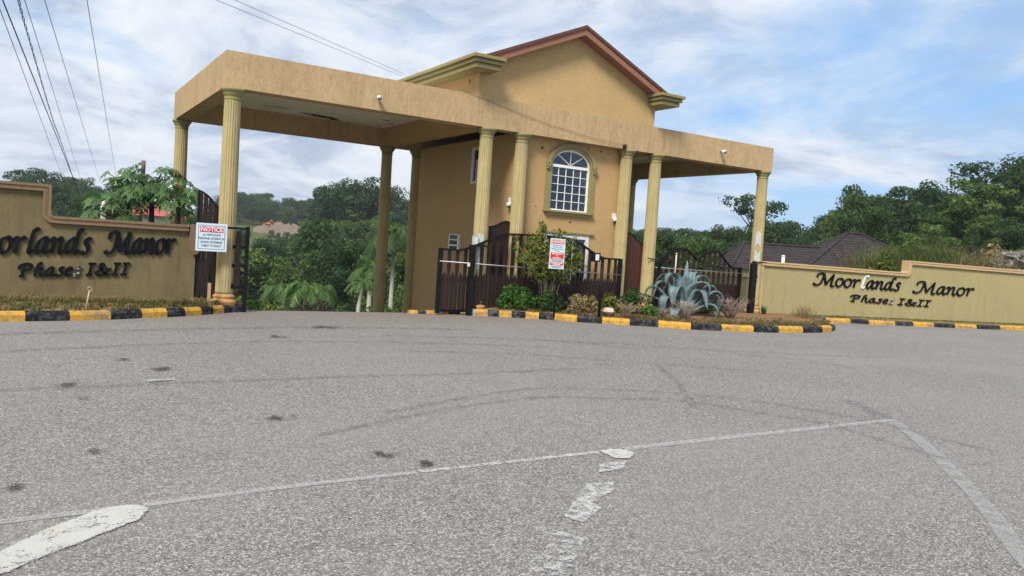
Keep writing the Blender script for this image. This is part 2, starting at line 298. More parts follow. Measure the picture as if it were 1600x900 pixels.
# ------------------------------------------------------------------ builders
ORG = {}
class MB:
    def __init__(s): s.v = []; s.f = []; s.sm = []
    def add(s, vs, fs, smooth=False):
        o = len(s.v); s.v += [tuple(x) for x in vs]; s.f += [tuple(o + i for i in f) for f in fs]; s.sm += [smooth] * len(fs); return s
    def box(s, x0, x1, y0, y1, z0, z1):
        return s.add([(x0,y0,z0),(x1,y0,z0),(x1,y1,z0),(x0,y1,z0),(x0,y0,z1),(x1,y0,z1),(x1,y1,z1),(x0,y1,z1)],
                     [(0,3,2,1),(4,5,6,7),(0,1,5,4),(1,2,6,5),(2,3,7,6),(3,0,4,7)])
    def prism(s, poly, fn, d0, d1):
        """poly in (a,b), fn(a,b,d)->xyz, extruded from d0 to d1"""
        n = len(poly); vs = [fn(a, b, d0) for a, b in poly] + [fn(a, b, d1) for a, b in poly]
        return s.add(vs, [tuple(range(n - 1, -1, -1)), tuple(range(n, 2 * n))] + [(i, (i + 1) % n, n + (i + 1) % n, n + i) for i in range(n)])
    def tube(s, pts, r, seg=8, r1=None, smooth=True, cap=True):
        pts = [Vector(p) for p in pts]; n = len(pts); vs = []
        up = Vector((0, 0, 1))
        for i, p in enumerate(pts):
            t = (pts[min(i + 1, n - 1)] - pts[max(i - 1, 0)])
            if t.length < 1e-9: t = Vector((0, 0, 1))
            t.normalize(); a = t.cross(up)
            if a.length < .05: a = t.cross(Vector((0, 1, 0)))
            a.normalize(); b = a.cross(t)
            rr = r[i] if isinstance(r, (list, tuple)) else (r if r1 is None else r + (r1 - r) * i / (n - 1))
            for k in range(seg):
                th = 2 * math.pi * k / seg; vs.append(p + a * math.cos(th) * rr + b * math.sin(th) * rr)
        fs = [(i * seg + k, i * seg + (k + 1) % seg, (i + 1) * seg + (k + 1) % seg, (i + 1) * seg + k) for i in range(n - 1) for k in range(seg)]
        if cap: fs += [tuple(range(seg - 1, -1, -1)), tuple((n - 1) * seg + k for k in range(seg))]
        return s.add(vs, fs, smooth)
    def lathe(s, prof, c=(0, 0), seg=32, smooth=True, rf=None):
        vs = []; n = len(prof)
        for r, z in prof:
            for k in range(seg):
                th = 2 * math.pi * k / seg; q = r * (rf(th, z) if rf else 1)
                vs.append((c[0] + q * math.cos(th), c[1] + q * math.sin(th), z))
        fs = [(i * seg + k, i * seg + (k + 1) % seg, (i + 1) * seg + (k + 1) % seg, (i + 1) * seg + k) for i in range(n - 1) for k in range(seg)]
        fs += [tuple(range(seg - 1, -1, -1)), tuple((n - 1) * seg + k for k in range(seg))]
        return s.add(vs, fs, smooth)
    def mesh(s, name, mat, off=(0, 0, 0)):
        me = D.meshes.new(name); o = Vector(off)
        me.from_pydata([tuple(Vector(v) - o) for v in s.v], [], s.f); me.update()
        me.polygons.foreach_set('use_smooth', s.sm)
        if mat: me.materials.append(mat)
        return me
    def build(s, name, mat, parent=None, local=False):
        off = (0, 0, 0) if local else ORG.get(parent.name if parent else None, (0, 0, 0))
        return link(name, s.mesh(name, mat, off), parent, off if not local else None)
def link(name, data, parent=None, org=None):
    o = D.objects.new(name, data); COL.objects.link(o)
    if parent: o.parent = parent
    if org is not None: ORG[o.name] = org
    return o
def tag(o, label=None, cat=None, group=None, kind=None):
    if label: o['label'] = label
    if cat: o['category'] = cat
    if group: o['group'] = group
    if kind: o['kind'] = kind
    return o
def thing(name, loc, label, cat, group=None):
    o = D.objects.new(name, None); COL.objects.link(o); o.location = loc; o.empty_display_size = .1
    ORG[o.name] = tuple(loc); return tag(o, label, cat, group)
def struct(name, mb, mat): return tag(mb.build(name, mat), kind='structure')
def dup(o, parent=None):
    c = o.copy(); COL.objects.link(c)
    if parent: c.parent = parent
    for ch in list(o.children): dup(ch, c)
    return c
class Frame:
    """a vertical wall face: s runs along it, z up, d out of the wall towards the road"""
    def __init__(s, o, dr, slope=0.0):
        s.o = Vector((o[0], o[1], 0)); s.t = Vector((dr[0], dr[1], 0)).normalized(); s.n = Vector((s.t.y, -s.t.x, 0)); s.sl = slope
    def __call__(s, a, z, d=0.0):
        p = s.o + s.t * a + s.n * d; return (p.x, p.y, z + s.sl * a)
def spline(pts, n=8, closed=False):
    P = [Vector(p) for p in pts]; m = len(P); o = []
    rng = range(m) if closed else range(m - 1)
    for i in rng:
        if closed: p0, p1, p2, p3 = P[i - 1], P[i], P[(i + 1) % m], P[(i + 2) % m]
        else: p0, p1, p2, p3 = P[max(i - 1, 0)], P[i], P[i + 1], P[min(i + 2, m - 1)]
        for k in range(n):
            t = k / n; o.append(.5 * ((2 * p1) + (p2 - p0) * t + (2 * p0 - 5 * p1 + 4 * p2 - p3) * t * t + (3 * p1 - p0 - 3 * p2 + p3) * t ** 3))
    if not closed: o.append(P[-1])
    return o
def ribbon(mb, pts, hw, fn, d0, d1, closed=False):
    """flat strip along a 2D path in a wall frame, half-width hw (number or f(normal)), between depths d0 and d1"""
    P = [Vector((p[0], p[1])) for p in pts]; n = len(P); vs = []
    for i, p in enumerate(P):
        a = P[i - 1] if (closed or i > 0) else p; b = P[(i + 1) % n] if (closed or i < n - 1) else p
        t1 = (p - a); t2 = (b - p)
        if t1.length < 1e-9: t1 = t2
        if t2.length < 1e-9: t2 = t1
        t1 = t1.normalized(); t2 = t2.normalized(); t = (t1 + t2)
        t = t.normalized() if t.length > 1e-6 else t1
        nn_ = Vector((-t.y, t.x)); k = 1 / max(.5, nn_.dot(Vector((-t1.y, t1.x))))
        h = (hw(nn_) if callable(hw) else hw) * k
        for q in (p + nn_ * h, p - nn_ * h):
            vs.append(fn(q.x, q.y, d0)); vs.append(fn(q.x, q.y, d1))
    fs = []
    for i in range(n if closed else n - 1):
        j = (i + 1) % n; a = 4 * i; b = 4 * j
        fs += [(a + 1, a + 3, b + 3, b + 1), (a, b, b + 2, a + 2), (a, a + 1, b + 1, b), (a + 2, b + 2, b + 3, a + 3)]
    if not closed: fs += [(0, 2, 3, 1), (4 * n - 4, 4 * n - 3, 4 * n - 1, 4 * n - 2)]
    mb.add(vs, fs); return mb

# ------------------------------------------------------------------ terrain (height by bearing and distance from the road junction)
UG = [-400, 100, 300, 430, 560, 640, 800, 950, 1100, 1250, 1400, 1500, 1600, 1900]
DG = [0, 12, 15.5, 18, 22, 30, 45, 70, 100, 150, 200, 260, 400, 1500]
ZG = {  # rows follow DG
 -400: [-.06,-.06,-.06,-.15,-.3,-.5,-1,-1.5,-1,1,4,6,10,20],
 100:  [-.06,-.06,-.06,-.2,-.4,-.7,-1.4,-2,-1.5,2,4.5,6,6,6],
 300:  [-.06,-.06,-.08,-.5,-1.0,-1.8,-3.2,-5,-6,-4,1.5,5.5,7,7],
 430:  [-.06,-.06,-.08,-.5,-1.0,-2.0,-4,-6.5,-8,-7.5,0.6,5.6,7,7],
 560:  [-.06,-.06,-.08,-.5,-1.0,-1.9,-3.6,-5,-4,3.5,5,5,5,5],
 640:  [-.06,-.06,-.08,-.5,-1.0,-1.6,-3.0,-4,-3,2,4,5,5,5],
 800:  [-.06,-.06,-.06,-.3,-.8,-1.4,-2.5,-3,-2,1,3,5,5,5],
 950:  [-.06,-.06,-.06,-.1,-.4,-.9,-1.5,-1.2,0,2,4,5,5,5],
 1100: [-.06,-.06,-.06,-.06,-.12,-.3,-.6,-.3,.6,2,3,3,3,3],
 1250: [-.06,-.06,-.06,-.06,-.08,-.1,-.2,.2,.9,2,3,3,3,3],
 1400: [-.06,-.06,-.06,-.06,-.08,1.25,1.2,1.6,2.4,3,3,3,3,3],
 1500: [-.06,-.06,-.06,-.06,-.08,1.35,1.7,2.4,3.8,5,5,5,5,5],
 1600: [-.06,-.06,-.06,-.06,-.08,1.3,2.0,3.0,5.4,7,7,7,7,7],
 1900: [-.06,-.06,-.06,-.06,-.08,-.08,1.6,3.4,7,9,9,9,9,9]}
def bearing(u): return YAW + math.atan((u - 800) / FOC)
BG = [bearing(u) for u in UG]
def itp(xs, x):
    if x <= xs[0]: return 0, 0.
    for i in range(len(xs) - 1):
        if x <= xs[i + 1]: return i, (x - xs[i]) / (xs[i + 1] - xs[i])
    return len(xs) - 2, 1.
def height(x, y):
    dx, dy = x - CAMP.x, y - CAMP.y; d = math.hypot(dx, dy); b = math.atan2(dx, dy)
    if b < BG[0] - .6 or b > BG[-1] + .6: k = 0.
    else: k = 1. if BG[0] <= b <= BG[-1] else 1 - min(abs(b - BG[0]), abs(b - BG[-1])) / .6
    i, s = itp(BG, b); j, t = itp(DG, d)
    a = ZG[UG[i]]; c = ZG[UG[i + 1]]; s = s * s * (3 - 2 * s)
    z = (a[j] * (1 - t) + a[j + 1] * t) * (1 - s) + (c[j] * (1 - t) + c[j + 1] * t) * s
    z = z * k + (-.06) * (1 - k)
    if x > 5:   # flat forecourt up to the back of the right-hand wall
        back = (x - 6.75) * .244 + (y - .2) * .97 - .5
        t = max(0., min(1., back / 2.2)); z = -.06 + (z + .06) * t * t * (3 - 2 * t)
    return z
def polar(u, d): b = bearing(u); return CAMP.x + math.sin(b) * d, CAMP.y + math.cos(b) * d

mb = MB(); rings = [0.5, 6, 12, 14, 15.5, 17, 19, 20.5, 22, 23.5, 25, 26.5, 28, 29.5, 31, 33, 37, 45, 55, 70, 85, 100, 125, 150, 175, 200, 230, 260, 320, 400, 700, 1500, 4000]
NA = 360; vs = [(CAMP.x, CAMP.y, -.06)]
for d in rings:
    for k in range(NA):
        b = 2 * math.pi * k / NA - math.pi + .001; x, y = CAMP.x + math.sin(b) * d, CAMP.y + math.cos(b) * d
        vs.append((x, y, height(x, y) + (random.uniform(-.25, .25) * min(1, (d - 30) / 60) if d > 35 else 0)))
fs = [(0, 1 + k, 1 + (k + 1) % NA) for k in range(NA)]
for i in range(len(rings) - 1):
    for k in range(NA):
        a = 1 + i * NA; b = a + NA; fs.append((a + k, b + k, b + (k + 1) % NA, a + (k + 1) % NA))
mb.add(vs, fs, True); struct('ground', mb, MT['terrain'])

# road: level forecourt plus a driveway that falls away behind the gateway
mb = MB()
mb.add([(-70,-70,0),(70,-70,0),(70,-14,0),(16,-2.05,0),(7.2,.18,0),(-1.2,.18,0),(-6.75,.35,0),(-7.3,.05,0),(-70,.05,0)], [(0,1,2,3,4,5,6,7,8)])
mb.add([(-7.0,.34,-.001),(-1.3,.17,-.001),(-1.3,6,-.74),(-7.0,6,-.78),(-1.0,14,-1.9),(-7.0,14,-1.9)], [(0,1,2,3),(3,2,4,5)])
struct('road', mb, MT['asphalt'])

# painted road markings
def fade(o, vals):
    a = o.data.attributes.new('fade', 'FLOAT', 'POINT'); a.data.foreach_set('value', vals); return tag(o, kind='structure')
def sheet(name, poly, mat, z=.004, out=.035, inn=.02):
    P = [Vector(p) for p in poly]; n = len(P); area = sum(P[i - 1].x * P[i].y - P[i].x * P[i - 1].y for i in range(n)); sg = 1 if area > 0 else -1; O = []; I = []
    for i, p in enumerate(P):
        t = (P[(i + 1) % n] - P[i - 1]).normalized(); q = Vector((t.y, -t.x)) * sg; O.append(p + q * out); I.append(p - q * inn)
    mb = MB(); mb.add([(p.x, p.y, z) for p in O] + [(p.x, p.y, z) for p in I], [(i, (i + 1) % n, n + (i + 1) % n, n + i) for i in range(n)] + [tuple(range(n, 2 * n))])
    return fade(mb.build(name, mat), [0.] * n + [1.] * n)
def band(name, pts, hw, mat, z=.004):
    mb = MB(); P = [Vector((p[0], p[1])) for p in pts]; n = len(P); vs = []
    for i, p in enumerate(P):
        t = (P[min(i + 1, n - 1)] - P[max(i - 1, 0)]).normalized(); q = Vector((-t.y, t.x))
        for h in (1.45, .75, -.75, -1.45): vs.append((p.x + q.x * hw * h, p.y + q.y * hw * h, z))
    mb.add(vs, [(4 * i + k + 1, 4 * i + k + 5, 4 * i + k + 4, 4 * i + k) for i in range(n - 1) for k in range(3)])
    return fade(mb.build(name, mat), ([0., 1., 1., 0.] * n))
band('stop_line', [(-14, -10.05), (-10.3, -10.03), (-9.88, -10.02)], .035, MT['paint_faint'])
band('stop_line', spline([(-9.66, -10.01), (-8.9, -9.96), (-8.06, -9.94)], 4), .032, MT['paint_faint'])
band('stop_line', [(-8.04, -9.935), (-7.2, -9.925), (-6.56, -9.915)], .034, MT['paint_frag'])
band('stop_line', [(-6.31, -9.90), (-5.4, -9.89), (-4.2, -9.88), (-2.83, -9.87)], .050, MT['paint_worn'])
band('lane_line', spline([(-2.85, -9.87), (-3.46, -10.53), (-4.41, -11.4), (-5.04, -11.94), (-5.64, -12.4), (-7.0, -13.6)], 4), .065, MT['paint_ghost'], .008)
A = [(-9.85,-10.01),(-9.74,-9.995),(-9.69,-10.02),(-9.655,-10.07),(-9.66,-10.11),(-9.71,-10.22),(-10.04,-10.48),(-10.25,-10.66),(-10.6,-10.98),(-10.75,-10.9),(-10.28,-10.44),(-10.08,-10.21)]
sheet('lane_dash', A, MT['paint_thick'], .008)
sheet('lane_dash', [(-6.54,-9.90),(-6.44,-9.89),(-6.32,-9.95),(-6.34,-10.04),(-6.46,-10.13),(-6.56,-10.10)], MT['paint_thick'], .008)
sheet('lane_dash', [(-6.60,-10.16),(-6.52,-10.2),(-6.70,-10.36),(-6.92,-10.36),(-6.80,-10.2)], MT['paint_frag'], .008)
sheet('lane_dash', [(-7.16,-10.53),(-6.95,-10.56),(-7.04,-10.70),(-7.33,-10.85),(-7.35,-10.96),(-7.6,-11.11),(-7.66,-10.98),(-7.37,-10.72)], MT['paint_frag'], .008)
sheet('lane_dash', [(-7.82,-11.10),(-7.72,-11.30),(-8.0,-11.56),(-8.3,-11.8),(-8.42,-11.75),(-8.12,-11.40),(-7.92,-11.25)], MT['paint_flecks'], .008)
band('edge_line', [(7.78, -2.81), (8.24, -2.92), (13.5, -3.45), (30, -6.5)], .05, MT['paint_worn'])
for pts, hw in [
    ([(-7.6,-8.3),(-5.94,-7.66),(-5.16,-7.72),(-4.51,-8.01),(-3.93,-8.39),(-3.55,-8.76),(-3.27,-9.5),(-3.13,-10.1),(-3.2,-10.63),(-3.15,-11.04)], .05),
    ([(-8.4,-8.9),(-7.0,-8.3),(-5.87,-8.04),(-5.47,-8.14),(-4.5,-8.5),(-4.29,-8.74),(-3.99,-9.31),(-3.74,-9.85),(-3.84,-10.43),(-3.92,-11.03)], .05),
    ([(-5.6,-3.3),(-3.55,-3.79),(-2.65,-4.3),(-2.3,-4.69),(-2.08,-5.2)], .06),
    ([(-6.0,-4.9),(-4.46,-5.27),(-3.73,-5.77),(-3.04,-6.31),(-2.43,-6.67),(-1.64,-7.32)], .06),
    ([(-.9,-5.2),(-.18,-6.08),(.24,-6.71),(.32,-7.32)], .07),
    ([(-2.35,-9.05),(-2.58,-9.43),(-2.85,-9.82)], .10),
    ([(-2.9,-6.5),(-3.4,-7.3),(-4.1,-8.3),(-4.6,-8.9)], .05),
    ([(-10.4,-6.7),(-8.26,-6.62),(-6.91,-6.61),(-6.0,-6.65),(-4.32,-6.58)], .07),
    ([(-3.2,-3.9),(-1.62,-4.67),(.25,-5.72),(2.51,-6.55)], .09),
    ([(-10.8,-4.6),(-8.0,-3.9),(-5.6,-4.1),(-3.5,-4.7)], .08),
    ([(-11.5,-3.3),(-8.6,-2.6),(-6.2,-2.3),(-3.6,-2.6)], .12)]:
    band('tyre_mark', spline(pts, 5), hw, MT['skid'], .0125)
rg = random.Random(3)
for x, y, sx in [(-8.51,-8.27,.10),(-8.11,-9.53,.10),(-7.92,-9.82,.08),(-9.81,-8.88,.07),(-10.23,-9.52,.08),(-6.17,-2.3,.28),(-9.0,-5.86,.18),(-9.88,-6.56,.13),(-9.78,-7.18,.07),(-8.36,-8.24,.05),(-9.3,-5.2,.12),(-7.2,-3.4,.2)]:
    k = 11; sheet('oil_stain', [(x + math.cos(6.283*i/k) * sx * rg.uniform(.5, 1.3), y + math.sin(6.283*i/k) * sx * rg.uniform(.5, 1.3)) for i in range(k)], MT['oil'], .017, sx * .35, sx * .45)
sheet('paint_spot', [(-9.25,-6.45),(-9.0,-6.44),(-8.98,-6.52),(-9.22,-6.55)], MT['paint_worn'], .017)

# ------------------------------------------------------------------ kerbs
def kerb(name, pts, colours, hgt=.135, wid=.16, inside=1):
    k = tag(D.objects.new(name, None), kind='structure'); COL.objects.link(k); k.location = (pts[0][0], pts[0][1], 0); ORG[k.name] = tuple(k.location)
    P = [Vector((p[0], p[1])) for p in pts]; n = len(P); Q = []
    for i, p in enumerate(P):
        t = (P[min(i + 1, n - 1)] - P[max(i - 1, 0)]).normalized(); Q.append(Vector((-t.y, t.x)) * inside)
    for i in range(n - 1):
        g = .004; a = P[i] + (P[i + 1] - P[i]).normalized() * g; b = P[i + 1] - (P[i + 1] - P[i]).normalized() * g
        h = hgt + rg.uniform(-.006, .006); vs = []
        for p, q in ((a, Q[i]), (b, Q[i + 1])):
            for o, z in ((0, -.03), (.004, h - .05), (.03, h - .012), (.06, h), (wid, h - .004), (wid, -.03)): vs.append((p.x + q.x * o, p.y + q.y * o, z))
        mb = MB().add(vs, [(j, 6 + j, 6 + (j + 1) % 6, (j + 1) % 6) for j in range(6)] + [(5,4,3,2,1,0), (6,7,8,9,10,11)])
        mb.build('kerb_stone', MT[colours[i]], k)
    return k
Y_, B_ = 'yellow', 'kblack'
kl = [(-13.2,-1.75),(-12.5,-1.75),(-11.85,-1.74),(-11.15,-1.70),(-10.203,-1.6),(-9.66,-1.493),(-9.11,-1.33),(-8.663,-1.092),(-8.273,-.936),(-7.976,-.761),(-7.689,-.56),(-7.462,-.36),(-7.257,-.21),(-7.101,-.08),(-6.86,.03)]
kerb('kerb', kl, [Y_,B_,Y_,Y_,B_,Y_,B_,Y_,B_,Y_,B_,Y_,B_,B_])
km = [(-2.35,-.12),(-2.21,-.17),(-1.969,-.268),(-1.765,-.374),(-1.529,-.50),(-1.25,-.60),(-1.013,-.758),(-.74,-.93),(-.386,-1.26),(.055,-1.54),(.566,-1.83),(1.086,-2.13),(1.62,-2.55),(2.285,-2.78),(3.027,-2.99),(3.70,-3.10),(4.446,-3.14),(5.183,-3.10),(5.75,-2.93),(6.3,-2.62),(6.9,-2.15),(7.4,-1.68)]
kerb('kerb', km, ['kwhite'] + [Y_,B_] * 10)
kr = [(7.75,-.62),(8.334,-.86),(9.0,-1.14),(9.505,-1.36),(10.3,-1.63),(10.88,-1.80),(11.55,-2.0),(12.269,-2.20),(13.05,-2.39),(13.98,-2.58),(14.973,-2.78),(15.9,-3.0),(17,-3.24),(18.2,-3.5),(19.4,-3.8)]
kerb('kerb', kr, [B_,Y_] * 7, .12)
kd = [(-3.6,.06),(-3.42,.05),(-3.24,.05),(-3.04,.05),(-2.88,.05),(-2.72,.05),(-2.45,.05)]
kerb('kerb', kd, [Y_,B_,Y_,'kwhite',Y_,B_], .065)

# soil beds behind the kerbs
def bed(name, edge, back, mat, z, hump=.05):
    mb = MB(); n = len(edge); rows = 6; vs = []
    for i in range(n):
        for j in range(rows + 1):
            t = j / rows; x = edge[i][0] * (1 - t) + back[i][0] * t; y = edge[i][1] * (1 - t) + back[i][1] * t
            vs.append((x, y, z + hump * math.sin(math.pi * t) + (rg.uniform(-.012, .012) if 0 < j < rows else 0)))
    mb.add(vs, [(i * (rows + 1) + j, (i + 1) * (rows + 1) + j, (i + 1) * (rows + 1) + j + 1, i * (rows + 1) + j + 1) for i in range(n - 1) for j in range(rows)], True)
    return struct(name, mb, mat)
bed('verge', [(x, y + .13) for x, y in kl], [(x, .098) for x, y in kl[:-1]] + [(-6.95, .3)], MT['verge'], .118, .05)
bed('planting_bed', [(x - .05, y + .13) for x, y in km], [(min(max(x + .3, -2.3), 7.0), .17) for x, y in km], MT['soil'], .118, .06)
FR = Frame((6.75, .2), (9.38, -2.36), -.011); FL = Frame((0, .1), (1, 0))
bed('grass_verge', [(x + .03, y + .13) for x, y in kr], [FR(1.0 + 1.0 * i, 0, .01)[:2] for i in range(len(kr))], MT['verge'], .105, .03)

# ------------------------------------------------------------------ gatehouse
HB, HT = 3.934, 4.564; XL, XR, DP = -7.372, 6.687, 5.62
CX = [-7.21, -2.056, -1.172, 1.76, 2.675, 6.486]; CY = .118
gh = thing('gatehouse', (0.3, .25, 0), 'tan gatehouse with gabled upper storey, arched window and wide flat porticos on fluted columns', 'gatehouse')
# flat roof ring: front parapet, end beams, rear beam and cross beams butt one another
BW = .34
MB().box(XL, XR, 0, BW, HB, HT).build('front_beam', MT['beam'], gh)
MB().box(XL, XL + BW, BW, DP - BW, HB, HT).build('end_beam', MT['beam'], gh)
MB().box(XR - BW, XR, BW, DP - BW, HB, HT).build('end_beam', MT['beam'], gh)
MB().box(XL, XR, DP - BW, DP, HB, HT).build('rear_beam', MT['beam'], gh)
MB().box(-2.25, -1.92, BW, DP - BW, HB, 4.40).build('cross_beam', MT['house'], gh)
MB().box(2.45, 2.78, BW, DP - BW, HB, 4.40).build('cross_beam', MT['house'], gh)
MB().box(XL + BW, -2.25, BW, DP - BW, 4.395, 4.53).build('ceiling', MT['ceiling'], gh)
MB().box(-1.92, 2.45, BW, DP - BW, 4.40, 4.53).build('ceiling', MT['house'], gh)
MB().box(2.78, XR - BW, BW, DP - BW, 4.395, 4.53).build('ceiling', MT['ceiling'], gh)
FLK = [(-5.55,4.42,.16,.05),(-5.3,4.42,.2,.06),(-5.1,4.36,.12,.04),(-4.55,4.72,.16,.07),(-4.35,4.74,.22,.13),(-4.15,4.82,.2,.15),(-3.95,4.86,.2,.12),(-3.75,4.95,.16,.10),(-4.2,4.98,.2,.05),(-3.85,5.08,.22,.06),(-3.6,5.1,.14,.05),(-2.75,3.95,.14,.05),(-3.1,5.0,.12,.04),(-2.6,4.9,.1,.05),(-2.45,4.4,.1,.05),(-3.3,5.15,.1,.04)]
def flake(x, y, sx, sy):                   # flaked-off patches of ceiling paint
    k = 14; mb = MB(); mb.add([(x + math.cos(6.283 * i / k) * sx * rg.uniform(.45, 1.25), y + math.sin(6.283 * i / k) * sy * rg.uniform(.4, 1.3), 4.391) for i in range(k)], [tuple(range(k - 1, -1, -1))]); mb.build('paint_flake', MT['hole'], gh)
for a in FLK: flake(*a)
# columns
def column(x, y, zb, first=[None]):
    if first[0] and abs(zb - .12) < 1e-6:
        c = dup(first[0], gh); c.location = Vector((x, y, 0)) - Vector(ORG[gh.name]); ORG[c.name] = (x, y, 0); return c
    c = thing('column', (x, y, 0), None, None); c.parent = gh; c.location = Vector((x, y, 0)) - Vector(ORG[gh.name]); ORG[c.name] = (x, y, 0)
    prof = [(.215, zb - .04), (.215, zb + .035), (.222, zb + .05), (.222, zb + .075), (.205, zb + .095), (.178, zb + .105), (.178, zb + .13), (.192, zb + .145), (.192, zb + .165), (.165, zb + .185), (.158, zb + .2)]
    MB().lathe(prof, (x, y), 40).build('base', MT['column_base'], c)
    zt = HB - .21
    rf = lambda th, z: 1 - .085 * (max(0, math.cos(20 * th)) ** .7 if zb + .26 < z < zt - .015 else 0)
    zs = [zb + .2, zb + .255, zb + .265, zb + 1.2, (zb + zt) / 2, zt - .8, zt - .02, zt - .01, zt]
    MB().lathe([(.158 - .018 * ((z - zb) / (zt - zb)) ** 1.6, z) for z in zs], (x, y), 160, True, rf).build('shaft', MT['column'], c)
    MB().lathe([(.142, zt), (.150, zt + .01), (.150, zt + .03), (.142, zt + .04), (.146, zt + .075), (.166, zt + .09), (.166, zt + .105), (.178, zt + .135), (.205, zt + .16), (.212, zt + .18), (.205, zt + .205), (.185, HB - .002)], (x, y), 40).build('capital', MT['trim'], c)
    if abs(zb - .12) < 1e-6: first[0] = c
    return c
cols = [column(x, CY, .12) for x in CX]
for x in (CX[0], CX[1], CX[2], CX[5]): column(x, DP - CY, -.72)
# repair patches on the right-hand corner column
cb = cols[5]
for z0, z1, a0 in ((1.95, 2.30, 3.5), (1.50, 1.78, 3.55)):
    mb = MB(); vs = []; ks = 8
    for i in range(7):
        for k in range(ks + 1):
            th = a0 + .95 * k / ks; wob = .05 * math.sin(k * .8 + z0 * 9)
            vs.append((CX[5] + .1655 * math.cos(th), CY + .1655 * math.sin(th), z0 + (z1 - z0) * i / 6 + wob * (1 if i in (0, 6) else .3)))
    mb.add(vs, [(i * (ks + 1) + k, i * (ks + 1) + k + 1, (i + 1) * (ks + 1) + k + 1, (i + 1) * (ks + 1) + k) for i in range(6) for k in range(ks)], True)
    mb.build('plaster_patch', MT['patch'], cb, False)
mb = MB(); vs = []
for i in range(7):
    for k in range(6): th = 3.9 + .8 * k / 5; vs.append((CX[1] + .1645 * math.cos(th), CY + .1645 * math.sin(th), .95 + .75 * i / 6 + .04 * math.sin(k * 2.3)))
mb.add(vs, [(i * 6 + k, i * 6 + k + 1, (i + 1) * 6 + k + 1, (i + 1) * 6 + k) for i in range(6) for k in range(5)], True); mb.build('plaster_patch', MT['patch'], cols[1])

# lower storey
HX0, HX1, HY0, HY1 = -1.22, 1.80, .25, 5.2
def wall_with_holes(name, outer, holes, fn, thick, mat, parent):
    bm = bmesh.new()
    loops = [outer] + holes; front = []
    es = []
    for lp in loops:
        vv = [bm.verts.new(fn(a, b, 0)) for a, b in lp]; front.append(vv)
        es += [bm.edges.new((vv[i], vv[(i + 1) % len(vv)])) for i in range(len(vv))]
    bmesh.ops.triangle_fill(bm, use_beauty=True, use_dissolve=False, edges=es)
    tri = [[(l.vert) for l in f.loops] for f in bm.faces]
    back = {}
    for lp, vv in zip(loops, front):
        for (a, b), v in zip(lp, vv): back[v] = bm.verts.new(fn(a, b, -thick))
    for t in tri: bm.faces.new([back[v] for v in reversed(t)])
    for vv in front:
        for i in range(len(vv)):
            a, b = vv[i], vv[(i + 1) % len(vv)]; bm.faces.new((a, b, back[b], back[a]))
    bmesh.ops.recalc_face_normals(bm, faces=bm.faces[:])
    off = Vector(ORG[parent.name]); bmesh.ops.translate(bm, vec=-off, verts=bm.verts[:])
    me = D.meshes.new(name); bm.to_mesh(me); bm.free(); me.materials.append(mat)
    return link(name, me, parent, tuple(off))
FH = Frame((0, HY0), (1, 0))
AX, AZ, AW, AR = .265, 3.41, .535, .35
arch = [(AX + AW * math.cos(t), AZ + AR * math.sin(t)) for t in [math.pi * i / 24 for i in range(25)]]
hole = [(AX - AW, 2.37), (AX + AW, 2.37)] + arch
low = [(-.32, .35), (.86, .35), (.86, 1.80), (-.32, 1.80)]
wall_with_holes('wall', [(HX0, -.75), (HX1, -.75), (HX1, HB + .03), (HX0, HB + .03)], [hole, low], FH, .15, MT['house'], gh)
FS0 = Frame((HX0, 0), (0, -1)); FS1 = Frame((HX1, 0), (0, 1))
sw0 = [(-2.2, 2.95), (-1.35, 2.95), (-1.35, 3.75), (-2.2, 3.75)]
wall_with_holes('wall', [(-HY1, -.9), (-HY0 - .15, -.9), (-HY0 - .15, HB + .03), (-HY1, HB + .03)], [sw0], FS0, .15, MT['house'], gh)
sw1a = [(1.30, 2.85), (1.62, 2.85), (1.62, 3.55), (1.30, 3.55)]; sw1b = [(1.78, 2.85), (2.12, 2.85), (2.12, 3.55), (1.78, 3.55)]
wall_with_holes('wall', [(HY0 + .15, -.9), (HY1, -.9), (HY1, HB + .03), (HY0 + .15, HB + .03)], [sw1a, sw1b], FS1, .15, MT['house'], gh)
MB().box(HX0 + .15, HX1 - .15, HY1 - .15, HY1, -.9, HB + .03).build('wall', MT['house'], gh)
MB().box(HX0 + .151, HX1 - .151, HY0 + .151, HY1 - .151, .02, .1).build('floor_slab', MT['interior'], gh)
MB().box(HX0 + .152, HX1 - .152, HY1 - .16, HY1 - .151, .1, HB).build('inner_lining', MT['interior'], gh)
# arched window
win = thing('window', (AX, HY0, 2.37), None, None); win.parent = gh; win.location = Vector((AX, HY0, 2.37)) - Vector(ORG[gh.name]); ORG[win.name] = (AX, HY0, 2.37)
archo = [(AX + (AW + .072) * math.cos(t), AZ + (AR + .072) * math.sin(t)) for t in [math.pi * i / 24 for i in range(25)]]
mb = MB(); ribbon(mb, [(AX + AW + .072, 2.375)] + archo + [(AX - AW - .072, 2.375)], .072, FH, .001, .045)
ribbon(mb, [(AX + (AW + .098) * math.cos(t), AZ + (AR + .098) * math.sin(t)) for t in [math.pi * i / 24 for i in range(25)]], .04, FH, .046, .075)
for sx in (-1, 1):
    cx = AX + sx * (AW + .12); ribbon(mb, [(cx + .035 * math.cos(t), AZ - .02 + .05 * math.sin(t)) for t in [6.283 * i / 12 for i in range(12)]], .018, FH, .076, .10, True)
    mb.prism([(cx - .045, AZ - .13), (cx + .045, AZ - .13), (cx + .05, AZ - .06), (cx - .05, AZ - .06)], FH, .046, .085)
mb.build('surround', MT['trim'], win)
